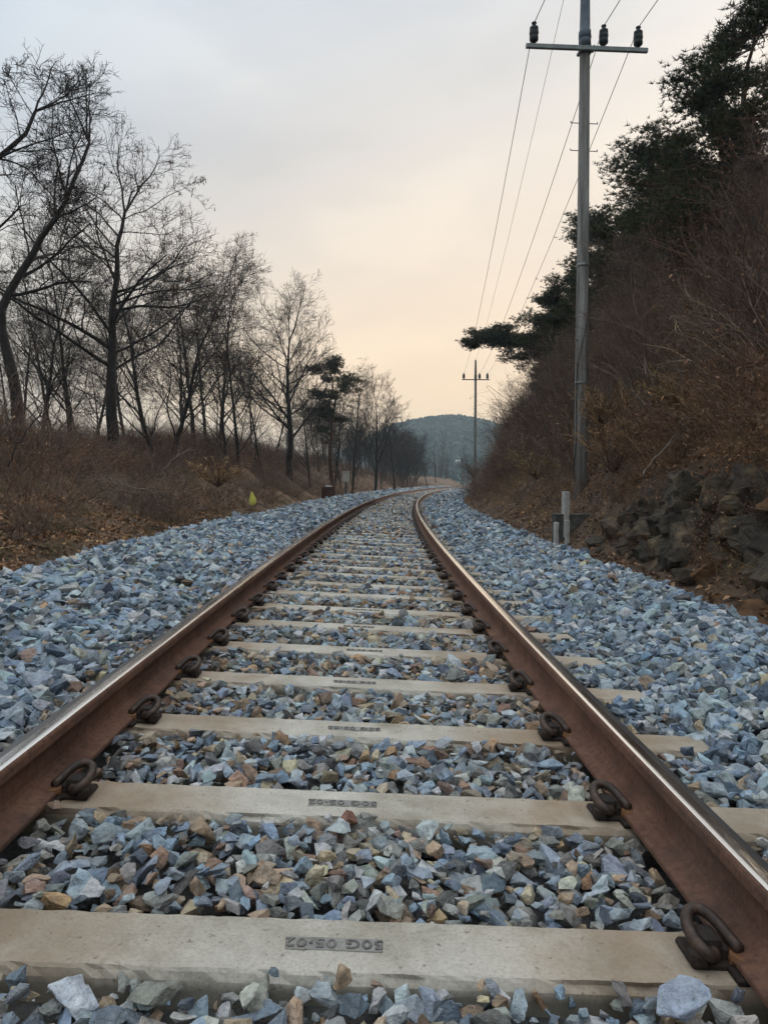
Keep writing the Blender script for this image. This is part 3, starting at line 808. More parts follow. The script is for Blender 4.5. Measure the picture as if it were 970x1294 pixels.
# thin trees between
protos = []
spots = [(92, 24, 330, 'slender bare tree between the curved trunk and the dark straight trunk'),
         (52, 27, 345, 'thin bare sapling close behind the curved trunk at the left edge'),
         (186, 28, 330, 'leaning bare tree just right of the dark straight trunk'),
         (216, 25, 350, 'many-stemmed bare tree, second to the right of the dark straight trunk'),
         (248, 30, 352, 'forked bare tree midway between the dark straight trunk and the round-crowned tree'),
         (278, 33, 362, 'bare tree third to the left of the round-crowned tree'),
         (303, 29, 405, 'bare tree second to the left of the round-crowned tree'),
         (334, 34, 470, 'low bare tree touching the round-crowned tree on its left'),
         (120, 32, 400, 'bare tree partly hidden behind the dark straight trunk'),
         (14, 23, 420, 'low bare tree at the left edge below the curved trunk'),
         (392, 41, 500, 'low bare tree between the round-crowned tree and the dark pine'),
         (70, 33, 380, 'pale slim bare tree in the back row behind the curved trunk'),
         (160, 35, 385, 'slim back-row bare tree seen beside the dark straight trunk on its right'),
         (232, 37, 378, 'slim back-row bare tree between the many-stemmed and the forked bare trees'),
         (262, 40, 395, 'slim back-row bare tree behind the forked bare tree'),
         (318, 42, 470, 'slim back-row bare tree just left of the round-crowned tree'),
         (28, 36, 395, 'slim back-row bare tree at the left edge'),
         (104, 39, 420, 'low back-row bare tree left of the dark straight trunk'),
         (200, 23, 415, 'low crooked bare tree in front of the many-stemmed bare tree'),
         (290, 27, 445, 'low crooked bare tree in front, left of the round-crowned tree'),
         (128, 26, 460, 'low bare tree right in front of the dark straight trunk foot'),
         (64, 21, 430, 'low bushy bare tree between the curved trunk and its right neighbour'),
         (346, 45, 480, 'small back-row bare tree behind the round-crowned tree'),
         (432, 50, 530, 'small bare tree hugging the dark pine on its right'),
         (500, 60, 520, 'small bare tree to the right of the fan-shaped crown'),
         (445, 47, 492, 'low bare tree between the dark pine and the fan-shaped crown')]
tv = []
for k in range(5):
    hh = 7.0; lean = rng.normal(0, .9, 2)
    tv.append(bare_tree([(0, 0, 0), (lean[0] * .3, lean[1] * .3, 2.2), (lean[0] * .5, lean[1] * .6, 4.5), (lean[0], lean[1], hh)], .10, 15, .10, .55, (7, 6, 4), (.70, .85, .9), .13, .04, leaves=.10 if k % 2 else 0))
srcs = {}
for q, (px_, D, topy, lab) in enumerate(spots):
    b0 = base_px(px_, D); h = (at(px_, topy, D) - b0)[2]
    k = q % 5
    if k not in srcs:
        e = plant_tree('bare_tree', tv[k], b0, lab, 'tree', GL, BT); srcs[k] = e; e.scale = (h / 7.6,) * 3; e.rotation_euler = (0, 0, rng.uniform(0, 6))
    else:
        copy_thing(srcs[k], b0.tolist(), rng.uniform(0, 6), h / 7.6, lab, GL)
farl = 'one of the small bare trees in the far row where the track bends away'
for q in range(44):
    D = rng.uniform(50, 105); s_, o_ = D, -rng.uniform(4.6, 9.5)
    p = lvl(s_, o_, 0.); z = float(bank_h(s_, o_)) - .05
    copy_thing(srcs[q % 5], (float(p[0]), float(p[1]), z), rng.uniform(0, 6), rng.uniform(.45, .75), farl, 'far bare trees along the bend')

# pines ------------------------------------------------------------
def pine(path, r0, t0, blen, nwh, seed_sub=6, tuft=13, flat=.45):
    path = np.asarray(path, float)
    tl = np.linalg.norm(np.diff(path, axis=0), axis=1).sum(); m = max(8, int(tl / .45)); tt = np.linspace(0, 1, m + 1)
    cum = np.concatenate([[0], np.cumsum(np.linalg.norm(np.diff(path, axis=0), axis=1))]) / tl
    P = np.stack([np.interp(tt, cum, path[:, k]) for k in range(3)], 1); P[1:] += rng.normal(0, .05, (m, 3))
    big = Tubes(); big.add(np.vstack([P[0] - [0, 0, .5], P]), np.concatenate([[r0 * 1.3], r0 * (1.1 - .95 * tt)]), 7)
    tips = []
    for w_ in range(nwh):
        t = t0 + (1 - t0) * (w_ + rng.random() * .7) / nwh
        p, d = sample(P, min(t, .99))
        for b_ in range(rng.integers(2, 5)):
            c = tilt(d, rng.uniform(1.0, 1.5)); c[2] = c[2] * .5 + .08; c = unit(c)
            L = blen * (1.08 - .70 * (t - t0) / (1 - t0)) * rng.choice([.4, .65, .9, 1.15, 1.5])
            Q = wander(p, c, L, 6, .16, .03); r = r0 * (1.1 - .9 * t) * .4
            big.add(Q, np.linspace(r, .012, 7), 5)
            tips.append((Q[-1], unit(Q[-1] - Q[-2])))
            for s_ in range(seed_sub):
                q, dd = sample(Q, rng.uniform(.35, 1)); c2 = tilt(dd, rng.uniform(.5, 1.1)); c2[2] = abs(c2[2]) * .6 + .05
                Q2 = wander(q, unit(c2), L * rng.uniform(.18, .36), 3, .2, .06); big.add(Q2, np.linspace(r * .4 + .006, .006, 4), 3); tips.append((Q2[-1], unit(Q2[-1] - Q2[-2])))
    for _ in range(4): tips.append((P[-1] + rng.normal(0, .12, 3), np.array([0, 0, 1.])))
    # needle tufts in flattened pads round the tips
    Tp = np.array([t[0] for t in tips]); n = len(Tp) * tuft
    c = np.repeat(Tp, tuft, 0) + rng.normal(0, 1, (n, 3)) * np.array([.19, .19, .19 * flat])
    k = 8
    dirs = rng.normal(size=(n, k, 3)); dirs[..., 2] = np.abs(dirs[..., 2]) * .9 + .05
    dirs /= np.linalg.norm(dirs, axis=2)[..., None]
    L = rng.uniform(.10, .18, (n, k, 1)); sd_ = np.cross(dirs, rng.normal(size=(n, k, 3))); sd_ /= np.linalg.norm(sd_, axis=2)[..., None]
    A = c[:, None] - sd_ * .013; B = c[:, None] + sd_ * .013; E = c[:, None] + dirs * L
    V = np.stack([A, B, E], 2).reshape(-1, 3); F = np.arange(len(V)).reshape(-1, 3)
    return big, (V, F)
def plant_pine(pn, base, label, group):
    e = ob('pine_tree', None, loc=base, label=label, cat='pine', group=group)
    V, F = pn[0].arrays(); ob('trunk', mesh_from('pine_trunk', V, F, M_PBARK, True), e)
    ob('crown', mesh_from('pine_crown', pn[1][0], pn[1][1], M_NEEDLE, False), e)
    return e
GR = 'pines on the right slope'
pp = [pine([(0, 0, 0), (.2, .1, 1.8), (-.1, .2, 3.6), (-.4, .1, 5.6)], .13, .16, 2.1, 12, 6, 18),
      pine([(0, 0, 0), (-.3, .1, 1.6), (-.2, -.1, 3.2), (-.7, .1, 4.8)], .12, .12, 2.0, 11, 6, 18),
      pine([(0, 0, 0), (-.5, 0, 1.5), (-1.3, -.1, 2.8), (-2.0, 0, 3.6)], .12, .14, 1.8, 11, 6, 18)]
pine_src = {}
def put_pine(k, s_, o_, sc, rz, label):
    p = lvl(s_, o_, 0.); loc = (float(p[0]), float(p[1]), float(bank_h(s_, o_)) - .1)
    if k not in pine_src:
        e = plant_pine(pp[k], loc, label, GR); pine_src[k] = e; e.scale = (sc,) * 3; e.rotation_euler = (0, 0, rz); return e
    return copy_thing(pine_src[k], loc, rz, sc, label, GR)
P = np.array([at(*v) for v in ((712, 520, 38.5), (694, 478, 38), (668, 440, 38), (640, 424, 37.5), (612, 424, 37.2), (596, 434, 37))]); b0 = P[0].copy(); b0[2] = ground_at(b0[0], b0[1]) - .2
P[0] = b0
plant_pine(pine(P - b0, .12, .38, 1.15, 13, 6, 16, .4), b0.tolist(), 'pine leaning out left over the track with a long branch above the far pole', GR)
for k, s_, o_, sc, rz, lab in ((0, 15.5, 8.6, 1.0, .0, 'tall dark pine filling the top right corner of the picture'),
        (1, 18.5, 8.0, .9, .3, 'dark pine on the slope next left of the corner pine, branch tips against the sky'),
        (0, 21, 9.3, 1.05, 2.2, 'dark pine behind the corner pine on the upper right slope'),
        (1, 23, 7.8, .8, 1.2, 'dark pine crowning the slope right of the near pole crossarm'),
        (0, 28, 8.2, .8, 4.1, 'dark pine just right of the near utility pole above the brown brush'),
        (2, 33, 7.6, .85, .2, 'leaning dark pine just left of the near utility pole'),
        (1, 26, 9.2, .9, .8, 'back-row pine crown right of the near pole'),
        (1, 36, 8.0, .75, 3.0, 'dark pine half hidden behind the near utility pole'),
        (2, 17, 9.6, .95, 4.0, 'bushy pine between the corner pine and its left neighbour'),
        (1, 13, 10.5, 1.0, 5.0, 'dark pine at the right edge behind the corner pine'),
        (0, 12.3, 9.6, .95, 3.3, 'high pine crown cut by the right edge near the top'),
        (2, 30.5, 7.0, .7, .6, 'low pine bush just behind the near pole shaft'),
        (0, 31, 8.0, .95, 1.1, 'dark pine whose top shows just left of the near pole at mid height'),
        (1, 35, 7.2, .9, 4.6, 'dark pine between the near pole and the branch over the track'),
        (0, 25, 8.3, .95, 5.6, 'dark pine with ragged crown right beside the near pole, middle row'),
        (2, 39, 7.0, .9, .9, 'dark pine just behind the branch that reaches over the track'),
        (1, 20, 7.4, .75, 2.9, 'small ragged pine low on the slope below the crossarm level'),
        (1, 29, 7.4, .85, 2.2, 'dark pine just behind the near pole, its crown split by the shaft'),
        (0, 33.5, 8.6, .9, .4, 'upper pine crown left of the near pole in the back row'),
        (2, 22, 8.6, .95, 3.4, 'dark pine filling the slope crest between corner pine and near pole'),
        (0, 42, 8.0, .7, 2.0, 'pine crown behind the branch that reaches over the track')):
    put_pine(k, s_, o_, sc, rz, lab)
D = 41.0
b0 = base_px(421, D); h = (at(421, 458, D) - b0)[2]
e = plant_pine(pine([(0, 0, 0), (-.2, 0, h * .35), (.1, .1, h * .7), (-.1, 0, h)], .13, .46, 1.55, 9, 8, 16, .38), b0.tolist(), 'dark green pine among the bare trees on the left bank', 'pine on the left bank')

# brush ------------------------------------------------------------
def gn_scatter(name, meshes, pts, sc, rz, label, cat):
    """one object that repeats a few prototype meshes at points"""
    col = bpy.data.collections.new(name + '_prototypes')
    for k, me in enumerate(meshes):
        col.objects.link(bpy.data.objects.new('%s_piece_%02d' % (name, k), me))
    n = len(pts)
    me = bpy.data.meshes.new(name); me.vertices.add(n); me.vertices.foreach_set('co', np.asarray(pts, np.float32).ravel())
    a = me.attributes.new('idx', 'INT', 'POINT'); a.data.foreach_set('value', rng.integers(0, len(meshes), n).astype(np.int32))
    a = me.attributes.new('scl', 'FLOAT', 'POINT'); a.data.foreach_set('value', np.asarray(sc, np.float32))
    a = me.attributes.new('rot', 'FLOAT_VECTOR', 'POINT'); a.data.foreach_set('vector', np.stack([rng.normal(0, .07, n), rng.normal(0, .07, n), rz], 1).astype(np.float32).ravel())
    o = ob(name, me, label=label, cat=cat, kind='stuff')
    g = bpy.data.node_groups.new(name + '_scatter', 'GeometryNodeTree')
    g.interface.new_socket('Geometry', in_out='INPUT', socket_type='NodeSocketGeometry'); g.interface.new_socket('Geometry', in_out='OUTPUT', socket_type='NodeSocketGeometry')
    gi = g.nodes.new('NodeGroupInput'); go = g.nodes.new('NodeGroupOutput'); io = g.nodes.new('GeometryNodeInstanceOnPoints'); ci = g.nodes.new('GeometryNodeCollectionInfo')
    ci.inputs['Collection'].default_value = col; ci.inputs['Separate Children'].default_value = True; ci.inputs['Reset Children'].default_value = True
    def na(nm, ty):
        x = g.nodes.new('GeometryNodeInputNamedAttribute'); x.data_type = ty; x.inputs['Name'].default_value = nm; return x.outputs['Attribute']
    g.links.new(gi.outputs[0], io.inputs['Points']); g.links.new(ci.outputs[0], io.inputs['Instance']); io.inputs['Pick Instance'].default_value = True
    g.links.new(na('idx', 'INT'), io.inputs['Instance Index']); g.links.new(na('rot', 'FLOAT_VECTOR'), io.inputs['Rotation']); g.links.new(na('scl', 'FLOAT'), io.inputs['Scale'])
    g.links.new(io.outputs[0], go.inputs[0])
    md = o.modifiers.new('scatter', 'NODES'); md.node_group = g
    return o
def shrub(nst, hgt, spread, ntw, leaves=0, arch=.25, r=.006):
    st, rb, lf = Tubes(), Ribbons(), Ribbons()
    for _ in range(nst):
        a = rng.uniform(0, 6.283); rad = spread * .35 * math.sqrt(rng.random())
        p = np.array([math.cos(a) * rad, math.sin(a) * rad, -.1]); L = hgt * rng.uniform(.55, 1.25)
        d = unit(np.array([math.cos(a) * rng.uniform(.1, .9), math.sin(a) * rng.uniform(.1, .9), 1.0]) + rng.normal(0, .2, 3))
        P = [p]
        for k in range(4):
            d = unit(d + rng.normal(0, .16, 3) + np.array([math.cos(a) * .5, math.sin(a) * .5, -.55]) * arch * k * .5); P.append(P[-1] + d * L / 4)
        P = np.array(P); rr = r * rng.uniform(.5, 1.2); st.add(P, np.linspace(rr, rr * .35, 5), 3)
        for _t in range(ntw):
            q, dd = sample(P, rng.uniform(.25, 1)); c = tilt(dd, rng.uniform(.4, 1.0)); l2 = L * rng.uniform(.15, .38)
            Q = wander(q, c, l2, 2, .25, .02); rb.add(Q, [.0055, .0045, .003])
            if leaves and rng.random() < leaves:
                z, _d = sample(Q, rng.uniform(.4, 1)); e_ = z + rvec() * rng.uniform(.035, .07) - np.array([0, 0, .02])
                lf.add([z, (z + e_) / 2 + rng.normal(0, .006, 3), e_], [.006, .03, .006])
    V1, F1 = st.arrays(); V2, F2 = rb.arrays()
    A = (np.concatenate([V1, V2]), np.concatenate([F1, F2 + len(V1)]))
    return A, (lf.arrays() if lf.V else None)
def tuft(nb, hgt, spread, wid=.006):
    rb = Ribbons()
    for _ in range(nb):
        a = rng.uniform(0, 6.283); p = np.array([rng.normal(0, spread * .25), rng.normal(0, spread * .25), -.03])
        L = hgt * rng.uniform(.5, 1.2); d = unit(np.array([math.cos(a) * .5, math.sin(a) * .5, 1]) + rng.normal(0, .2, 3))
        p1 = p + d * L * .5; p2 = p1 + unit(d + np.array([math.cos(a) * .6, math.sin(a) * .6, -.4])) * L * .5
        rb.add([p, p1, p2], [wid, wid * .8, wid * .2])
    return rb.arrays()
def spread_copies(arrs, pts, sc, rz, lean=None):
    """merge numpy copies of prototype arrays"""
    VV, FF = [], []; nv = 0
    which = rng.integers(0, len(arrs), len(pts))
    for k, (V, F) in enumerate(arrs):
        ii = np.where(which == k)[0]
        if not len(ii): continue
        c, s_ = np.cos(rz[ii]), np.sin(rz[ii])
        X = (V[None, :, 0] * c[:, None] - V[None, :, 1] * s_[:, None]) * sc[ii][:, None]
        Y = (V[None, :, 0] * s_[:, None] + V[None, :, 1] * c[:, None]) * sc[ii][:, None]
        Z = np.broadcast_to(V[None, :, 2], X.shape) * sc[ii][:, None]
        if lean is not None: X = X + Z * lean[ii][:, :1]; Y = Y + Z * lean[ii][:, 1:]
        W = np.stack([X, Y, Z], -1) + pts[ii][:, None]
        VV.append(W.reshape(-1, 3)); FF.append((F[None] + (np.arange(len(ii)) * len(V))[:, None, None] + nv).reshape(-1, F.shape[1])); nv += len(ii) * len(V)
    return np.concatenate(VV), np.concatenate(FF)
def spots_on(n, s0, s1, o0, o1, pw=1.6):
    s_ = s0 + (s1 - s0) * rng.random(n) ** pw; o_ = rng.uniform(o0, o1, n)
    return s_, o_, lvl(s_, o_, bank_h(s_, o_) - .03)
shA = [shrub(34, 1.25, 1.1, 6, .10) for _ in range(5)]
shB = [shrub(30, 1.0, 1.2, 6, .55, .35) for _ in range(5)]
shC = [shrub(16, 1.7, .9, 7, .08, .12, .010) for _ in range(4)]
shA += [shrub(18, 1.1, 1.4, 8, .25, .30, .009) for _ in range(3)]
shB += [shrub(14, 1.1, 1.3, 9, .9, .30, .008) for _ in range(3)]
def shrub_meshes(protos, m_stem, m_leaf):
    out = []
    for (V1, F1), lf in protos:
        if lf is None: out.append(mesh_from('brush_piece', V1, F1, m_stem)); continue
        V2, F2 = lf; me = mesh_from('brush_piece', np.concatenate([V1, V2]), np.concatenate([F1, F2 + len(V1)]), [m_stem, m_leaf])
        mi = np.zeros(len(F1) + len(F2), np.int32); mi[len(F1):] = 1; me.polygons.foreach_set('material_index', mi); out.append(me)
    return out
mA = shrub_meshes(shA, M_STEM, M_REDLEAF); mB = shrub_meshes(shB, M_STEMR, M_REDLEAF); mB2 = shrub_meshes(shB, M_STEMR, M_DRYLEAF); mC = shrub_meshes(shC, M_STEM, M_REDLEAF)
def brush(name, zones, label):
    ms, P_, S_ = [], [], []
    for meshes, n, s0, s1, o0, o1, pw, lo, hi in zones:
        s_, o_, p = spots_on(n, s0, s1, o0, o1, pw); gn_scatter(name, meshes, p, rng.uniform(lo, hi, n), rng.uniform(0, 6.283, n), label, 'brush')
# left bank
brush('brush', [(mA, 420, 4.5, 42, -8.8, -4.6, 1.4, .3, .85)], 'purple brown tangle of bare brush covering the left bank')
brush('brush', [(mC, 220, 8, 70, -10.5, -6.2, 1.2, .45, 1.0)], 'taller thin bare stems along the top of the left bank')
brush('brush', [(mB2, 90, 8, 45, -9, -4.0, 1.2, .4, .85)], 'brown leafy undergrowth scattered on the left bank')
brush('brush', [(mB, 130, 38, 100, -9.5, -3.7, 1.0, .8, 1.4)], 'reddish brown brush along the left side of the far bend')
# right slope
brush('brush', [(mA, 260, 6.5, 48, 4.4, 10.5, 1.2, .45, 1.3)], 'grey brown bare brush covering the right slope')
brush('brush', [(mB, 300, 6, 55, 4.4, 10, 1.2, .4, 1.2)], 'withered reddish leafy brush on the right slope')
brush('brush', [(mC, 200, 9, 60, 5.0, 11, 1.0, .8, 1.7)], 'tall bare stems between the pines on the right slope')
brush('brush', [(mB, 170, 28, 100, 3.4, 7.5, 1.0, .7, 1.3)], 'brown brush along the right side of the far bend')
brush('brush', [(mB2, 150, 7, 40, 3.9, 5.2, 1.0, .25, .6)], 'low leafy undergrowth at the foot of the right slope')
brush('brush', [(mB, 110, 5.2, 13, 3.95, 5.0, 1.0, .35, .75)], 'brown brush hanging over the rock outcrop')
brush('brush', [(mA, 260, 14, 50, -11.5, -6.5, 1.1, .45, .85)], 'dense bare thicket between the trunks on top of the left bank')
shD = [shrub(30, 1.9, 1.8, 10, .8, .32, .010) for _ in range(4)]
mD_ = shrub_meshes(shD, M_STEMR, M_REDLEAF)
brush('brush', [(mD_, 80, 9, 50, 5.0, 10.5, 1.1, .6, 1.1)], 'big rounded withered bushes standing out on the right slope')
brush('brush', [(mD_, 60, 7, 40, -8.6, -5.2, 1.1, .35, .7)], 'rounded bramble mounds on the left bank')
sap = []
for k in range(5):
    V1, F1 = tv[k][0].arrays(); V2, F2 = tv[k][1].arrays(); sap.append(mesh_from('sapling', np.concatenate([V1, V2]), np.concatenate([F1, F2 + len(V1)]), M_STEM))
brush('brush', [(sap, 60, 8, 50, 4.6, 10.0, 1.1, .18, .42)], 'bare saplings and branches sticking out of the right slope')
brush('brush', [(mB2, 40, 6, 12.4, 3.55, 4.2, 1.0, .2, .42)], 'small leafy clumps growing in the rock outcrop')
# dry grass and weeds
mG = [mesh_from('tuft', *tuft(36, .5, .35), M_GRASSG) for _ in range(5)]; mD = [mesh_from('tuft', *tuft(36, .5, .35), M_GRASS) for _ in range(5)]
s_, o_, p = spots_on(320, 8, 36, -6.0, -3.0, 1.1); gn_scatter('weedy_grass', mG, p, rng.uniform(.3, .8, len(p)), rng.uniform(0, 6, len(p)), 'olive weedy grass along the left edge of the ballast', 'grass')
s_, o_, p = spots_on(620, 6, 40, 3.6, 9.5, 1.1); gn_scatter('dry_grass', mD, p, rng.uniform(.35, 1.0, len(p)), rng.uniform(0, 6, len(p)), 'tan dry grass on the right slope', 'grass')
# fallen leaves
def litter(n, s0, s1, o0, o1, pw, lift=.02):
    s_, o_, p = spots_on(n, s0, s1, o0, o1, pw); p[:, 2] += .03 + rng.random(n) * lift
    M = euler_mats(rng.normal(0, .55, n), rng.normal(0, .55, n), rng.uniform(0, 6.283, n))
    L = np.array([(-.5, 0, 0), (-.1, .28, .10), (.5, 0, .02), (-.1, -.28, .12)])
    W = np.einsum('nij,vj->nvi', M, L) * rng.uniform(.045, .10, n)[:, None, None] + p[:, None]
    i = np.arange(n)[:, None] * 4
    return W.reshape(-1, 3), np.concatenate([np.concatenate([i, i + 1, i + 2], 1), np.concatenate([i, i + 2, i + 3], 1)])
parts = [litter(19000, 3.5, 22, -5.4, -2.7, 1.4), litter(9000, 4, 40, -8.5, -4.2, 1.3), litter(14000, 4.5, 24, 2.95, 6.5, 1.3), litter(14000, 8, 45, 4, 9, 1.1), litter(12000, 14, 60, 2.9, 5.0, 1.2), litter(7000, 5, 13.5, 3.9, 6.0, 1.0)]
nv = 0; VV, FF = [], []
for V, F in parts: VV.append(V); FF.append(F + nv); nv += len(V)
ob('fallen_leaves', mesh_from('fallen_leaves', np.concatenate(VV), np.concatenate(FF), M_DRYLEAF, False), kind='stuff', label='brown fallen leaves littering both banks', cat='leaves')
# single shrubs that stand out
def feature_shrub(pxx, pyb, D, hh, wid, mat, label, nb=260, up=.9):
    b0 = at(pxx, pyb, D)
    rb = Ribbons()
    st = Tubes()
    for _ in range(nb // 5):
        a = rng.uniform(0, 6.28); d = unit(np.array([math.cos(a) * .6 * wid / hh, math.sin(a) * .6 * wid / hh, up]))
        Q = wander(np.array([0, 0, -.3]), d, hh * rng.uniform(.6, 1.25), 4, .12, .0); st.add(Q, np.linspace(.009, .003, 5), 3)
        for _k in range(16):
            q, dd = sample(Q, rng.uniform(.25, 1)); c = tilt(dd, rng.uniform(.3, .9)); l2 = rng.uniform(.15, .34) * hh * .5
            z = q + c * l2 * .5; e_ = z + unit(c + np.array([0, 0, -.35])) * l2 * .5; rb.add([q, z, e_], [.008, .014, .003])
    e = ob('shrub', None, loc=b0.tolist(), label=label, cat='shrub')
    V, F = st.arrays(); ob('stems', mesh_from('shrub_stems', V, F, M_STEMR, False), e)
    V, F = rb.arrays(); ob('foliage', mesh_from('shrub_foliage', V, F, mat, False), e)
feature_shrub(775, 578, 14.2, 1.45, 1.6, M_CEDAR, 'russet dry shrub close to the right of the near utility pole')
feature_shrub(678, 592, 21, 1.0, 1.6, M_GRASS, 'pale tan dry shrub left of the near utility pole at its foot')
feature_shrub(915, 528, 9.8, .8, 1.2, M_CEDAR, 'tan brown dry shrub above the dark rock outcrop')
feature_shrub(275, 598, 16.5, .8, 1.3, M_CEDAR, 'russet dry shrub on the left bank behind the yellow marker')
feature_shrub(812, 556, 12.8, .9, 1.2, M_CEDAR, 'russet dry clump halfway between the near pole and the rocks')
feature_shrub(862, 500, 12.0, .8, 1.2, M_GRASS, 'tan grassy clump higher on the right slope above the pale stick')
feature_shrub(760, 520, 15.2, .9, 1.0, M_CEDAR, 'narrow russet clump higher up right behind the near pole')
feature_shrub(598, 600, 58, 1.8, 1.6, M_STEM, 'dark twiggy bush at the foot of the far utility pole')

# rocks ------------------------------------------------------------
def rock_mesh(seed, mat):
    V, F = hull(13 + seed % 6, 700 + seed, .02); V = V.copy(); V /= np.abs(V).max(0) * 2
    V, F = chipped(V, F, seed + 60); V, F = chipped(V, F, seed + 90)
    return mesh_from('rock', V, F, mat, False)
RK = [rock_mesh(k, M_ROCK) for k in range(12)]; RKO = [rock_mesh(40 + k, M_ROCKO) for k in range(5)]
p0 = lvl(8.5, 3.9, -.3)
oc = ob('rock_outcrop', None, loc=p0.tolist(), label='dark layered rock outcrop at the foot of the right slope', cat='rock')
yy = 6.2
z0 = -.38
for r_i, hh in enumerate((.22, .15, .20, .13, .18, .15, .17, .14)):
    s_ = 5.6 + rng.uniform(0, .3); s_end = (12.3, 12.2, 12.0, 11.8, 11.5, 11.0, 10.4, 9.7)[r_i]
    while s_ < s_end:
        L = rng.uniform(.14, .80) ; oo = 3.70 + .052 * r_i + rng.uniform(-.07, .10) + .12 * math.sin(s_ * 1.9) + (.10 if rng.random() < .2 else 0)
        p = lvl(s_ + L / 2, oo, z0 + hh / 2 + rng.uniform(-.05, .05)) - p0
        th = float(ctr(s_)[2])
        if rng.random() < .93: ob('rock', RK[rng.integers(12)] if rng.random() < .95 else RKO[rng.integers(5)], oc, loc=p.tolist(), rot=(rng.normal(0, .16), rng.normal(0, .30) + .10, math.pi / 2 - th + rng.normal(0, .30)), scale=(L * 1.4, rng.uniform(.5, .75), hh * rng.uniform(1.3, 3.0)))
        s_ += L * .9
    z0 += hh * .86
blabs = [(955, 745, 5.9, .30, 1, 'ochre boulder at the right edge beside the ballast'), (925, 728, 6.6, .24, 1, 'flat brown stone lying left of the ochre boulder at the right edge'),
         (905, 742, 6.4, .13, 1, 'small orange stone on the dirt just beyond the ballast edge'), (958, 722, 6.6, .26, 1, 'brown boulder just above the ochre boulder at the right edge'),
         (868, 722, 8.3, .30, 0, 'dark rounded boulder fallen at the foot of the rock outcrop'), (790, 700, 11.2, .30, 0, 'dark block at the left end of the rock outcrop foot')]
for q, (x_, y_, D, sz, oc_, lab) in enumerate(blabs):
    p = at(x_, y_, D); p[2] = ground_at(p[0], p[1]) + sz * .22
    ob('boulder', (RKO if oc_ else RK)[q % 5], loc=p.tolist(), rot=(rng.normal(0, .2), rng.normal(0, .2), rng.uniform(0, 6)), scale=(sz * 1.3, sz, sz * .75), label=lab, cat='boulder', group='loose boulders by the ballast edge')

# fallen branches -----------------------------------------------------
def stick(pts, r, label, mat=M_WOOD):
    P = np.array([at(*q) for q in pts]); b0 = P[0].copy()
    m = 14; t = np.linspace(0, len(P) - 1, m); Q = np.stack([np.interp(t, np.arange(len(P)), P[:, k]) for k in range(3)], 1) - b0
    Q[1:-1] += rng.normal(0, r * .9, (m - 2, 3))
    tb = Tubes(); tb.add(Q, np.linspace(r, r * .35, m), 5)
    for _ in range(4):
        q, d = sample(Q, rng.uniform(.4, .95)); tb.add(wander(q, tilt(d, .6), rng.uniform(.15, .45), 3, .15, .02), np.linspace(r * .5, r * .2, 4), 4)
    ob('fallen_branch', tb.mesh('fallen_branch', mat), loc=b0.tolist(), label=label, cat='branch', group='fallen branches on the banks')
stick([(192, 621, 11.2), (150, 611, 11.4), (105, 602, 11.8)], .012, 'long pale fallen branch lying across the brush on the left bank')
stick([(214, 622, 11.6), (165, 622, 11.4), (128, 616, 11.3)], .009, 'lower of the two pale fallen branches on the left bank')
stick([(205, 594, 12.5), (222, 578, 12.6), (241, 566, 12.9)], .012, 'short pale branch slanting up to the right on the left bank')
stick([(812, 600, 9.6), (838, 566, 9.9), (868, 532, 10.3)], .010, 'pale straight stick slanting across the right slope above the rocks')
stick([(10, 590, 8.5), (24, 560, 8.6), (60, 510, 9.0)], .011, 'dark leaning sapling stem in front of the brush at the left edge', M_TWIG)

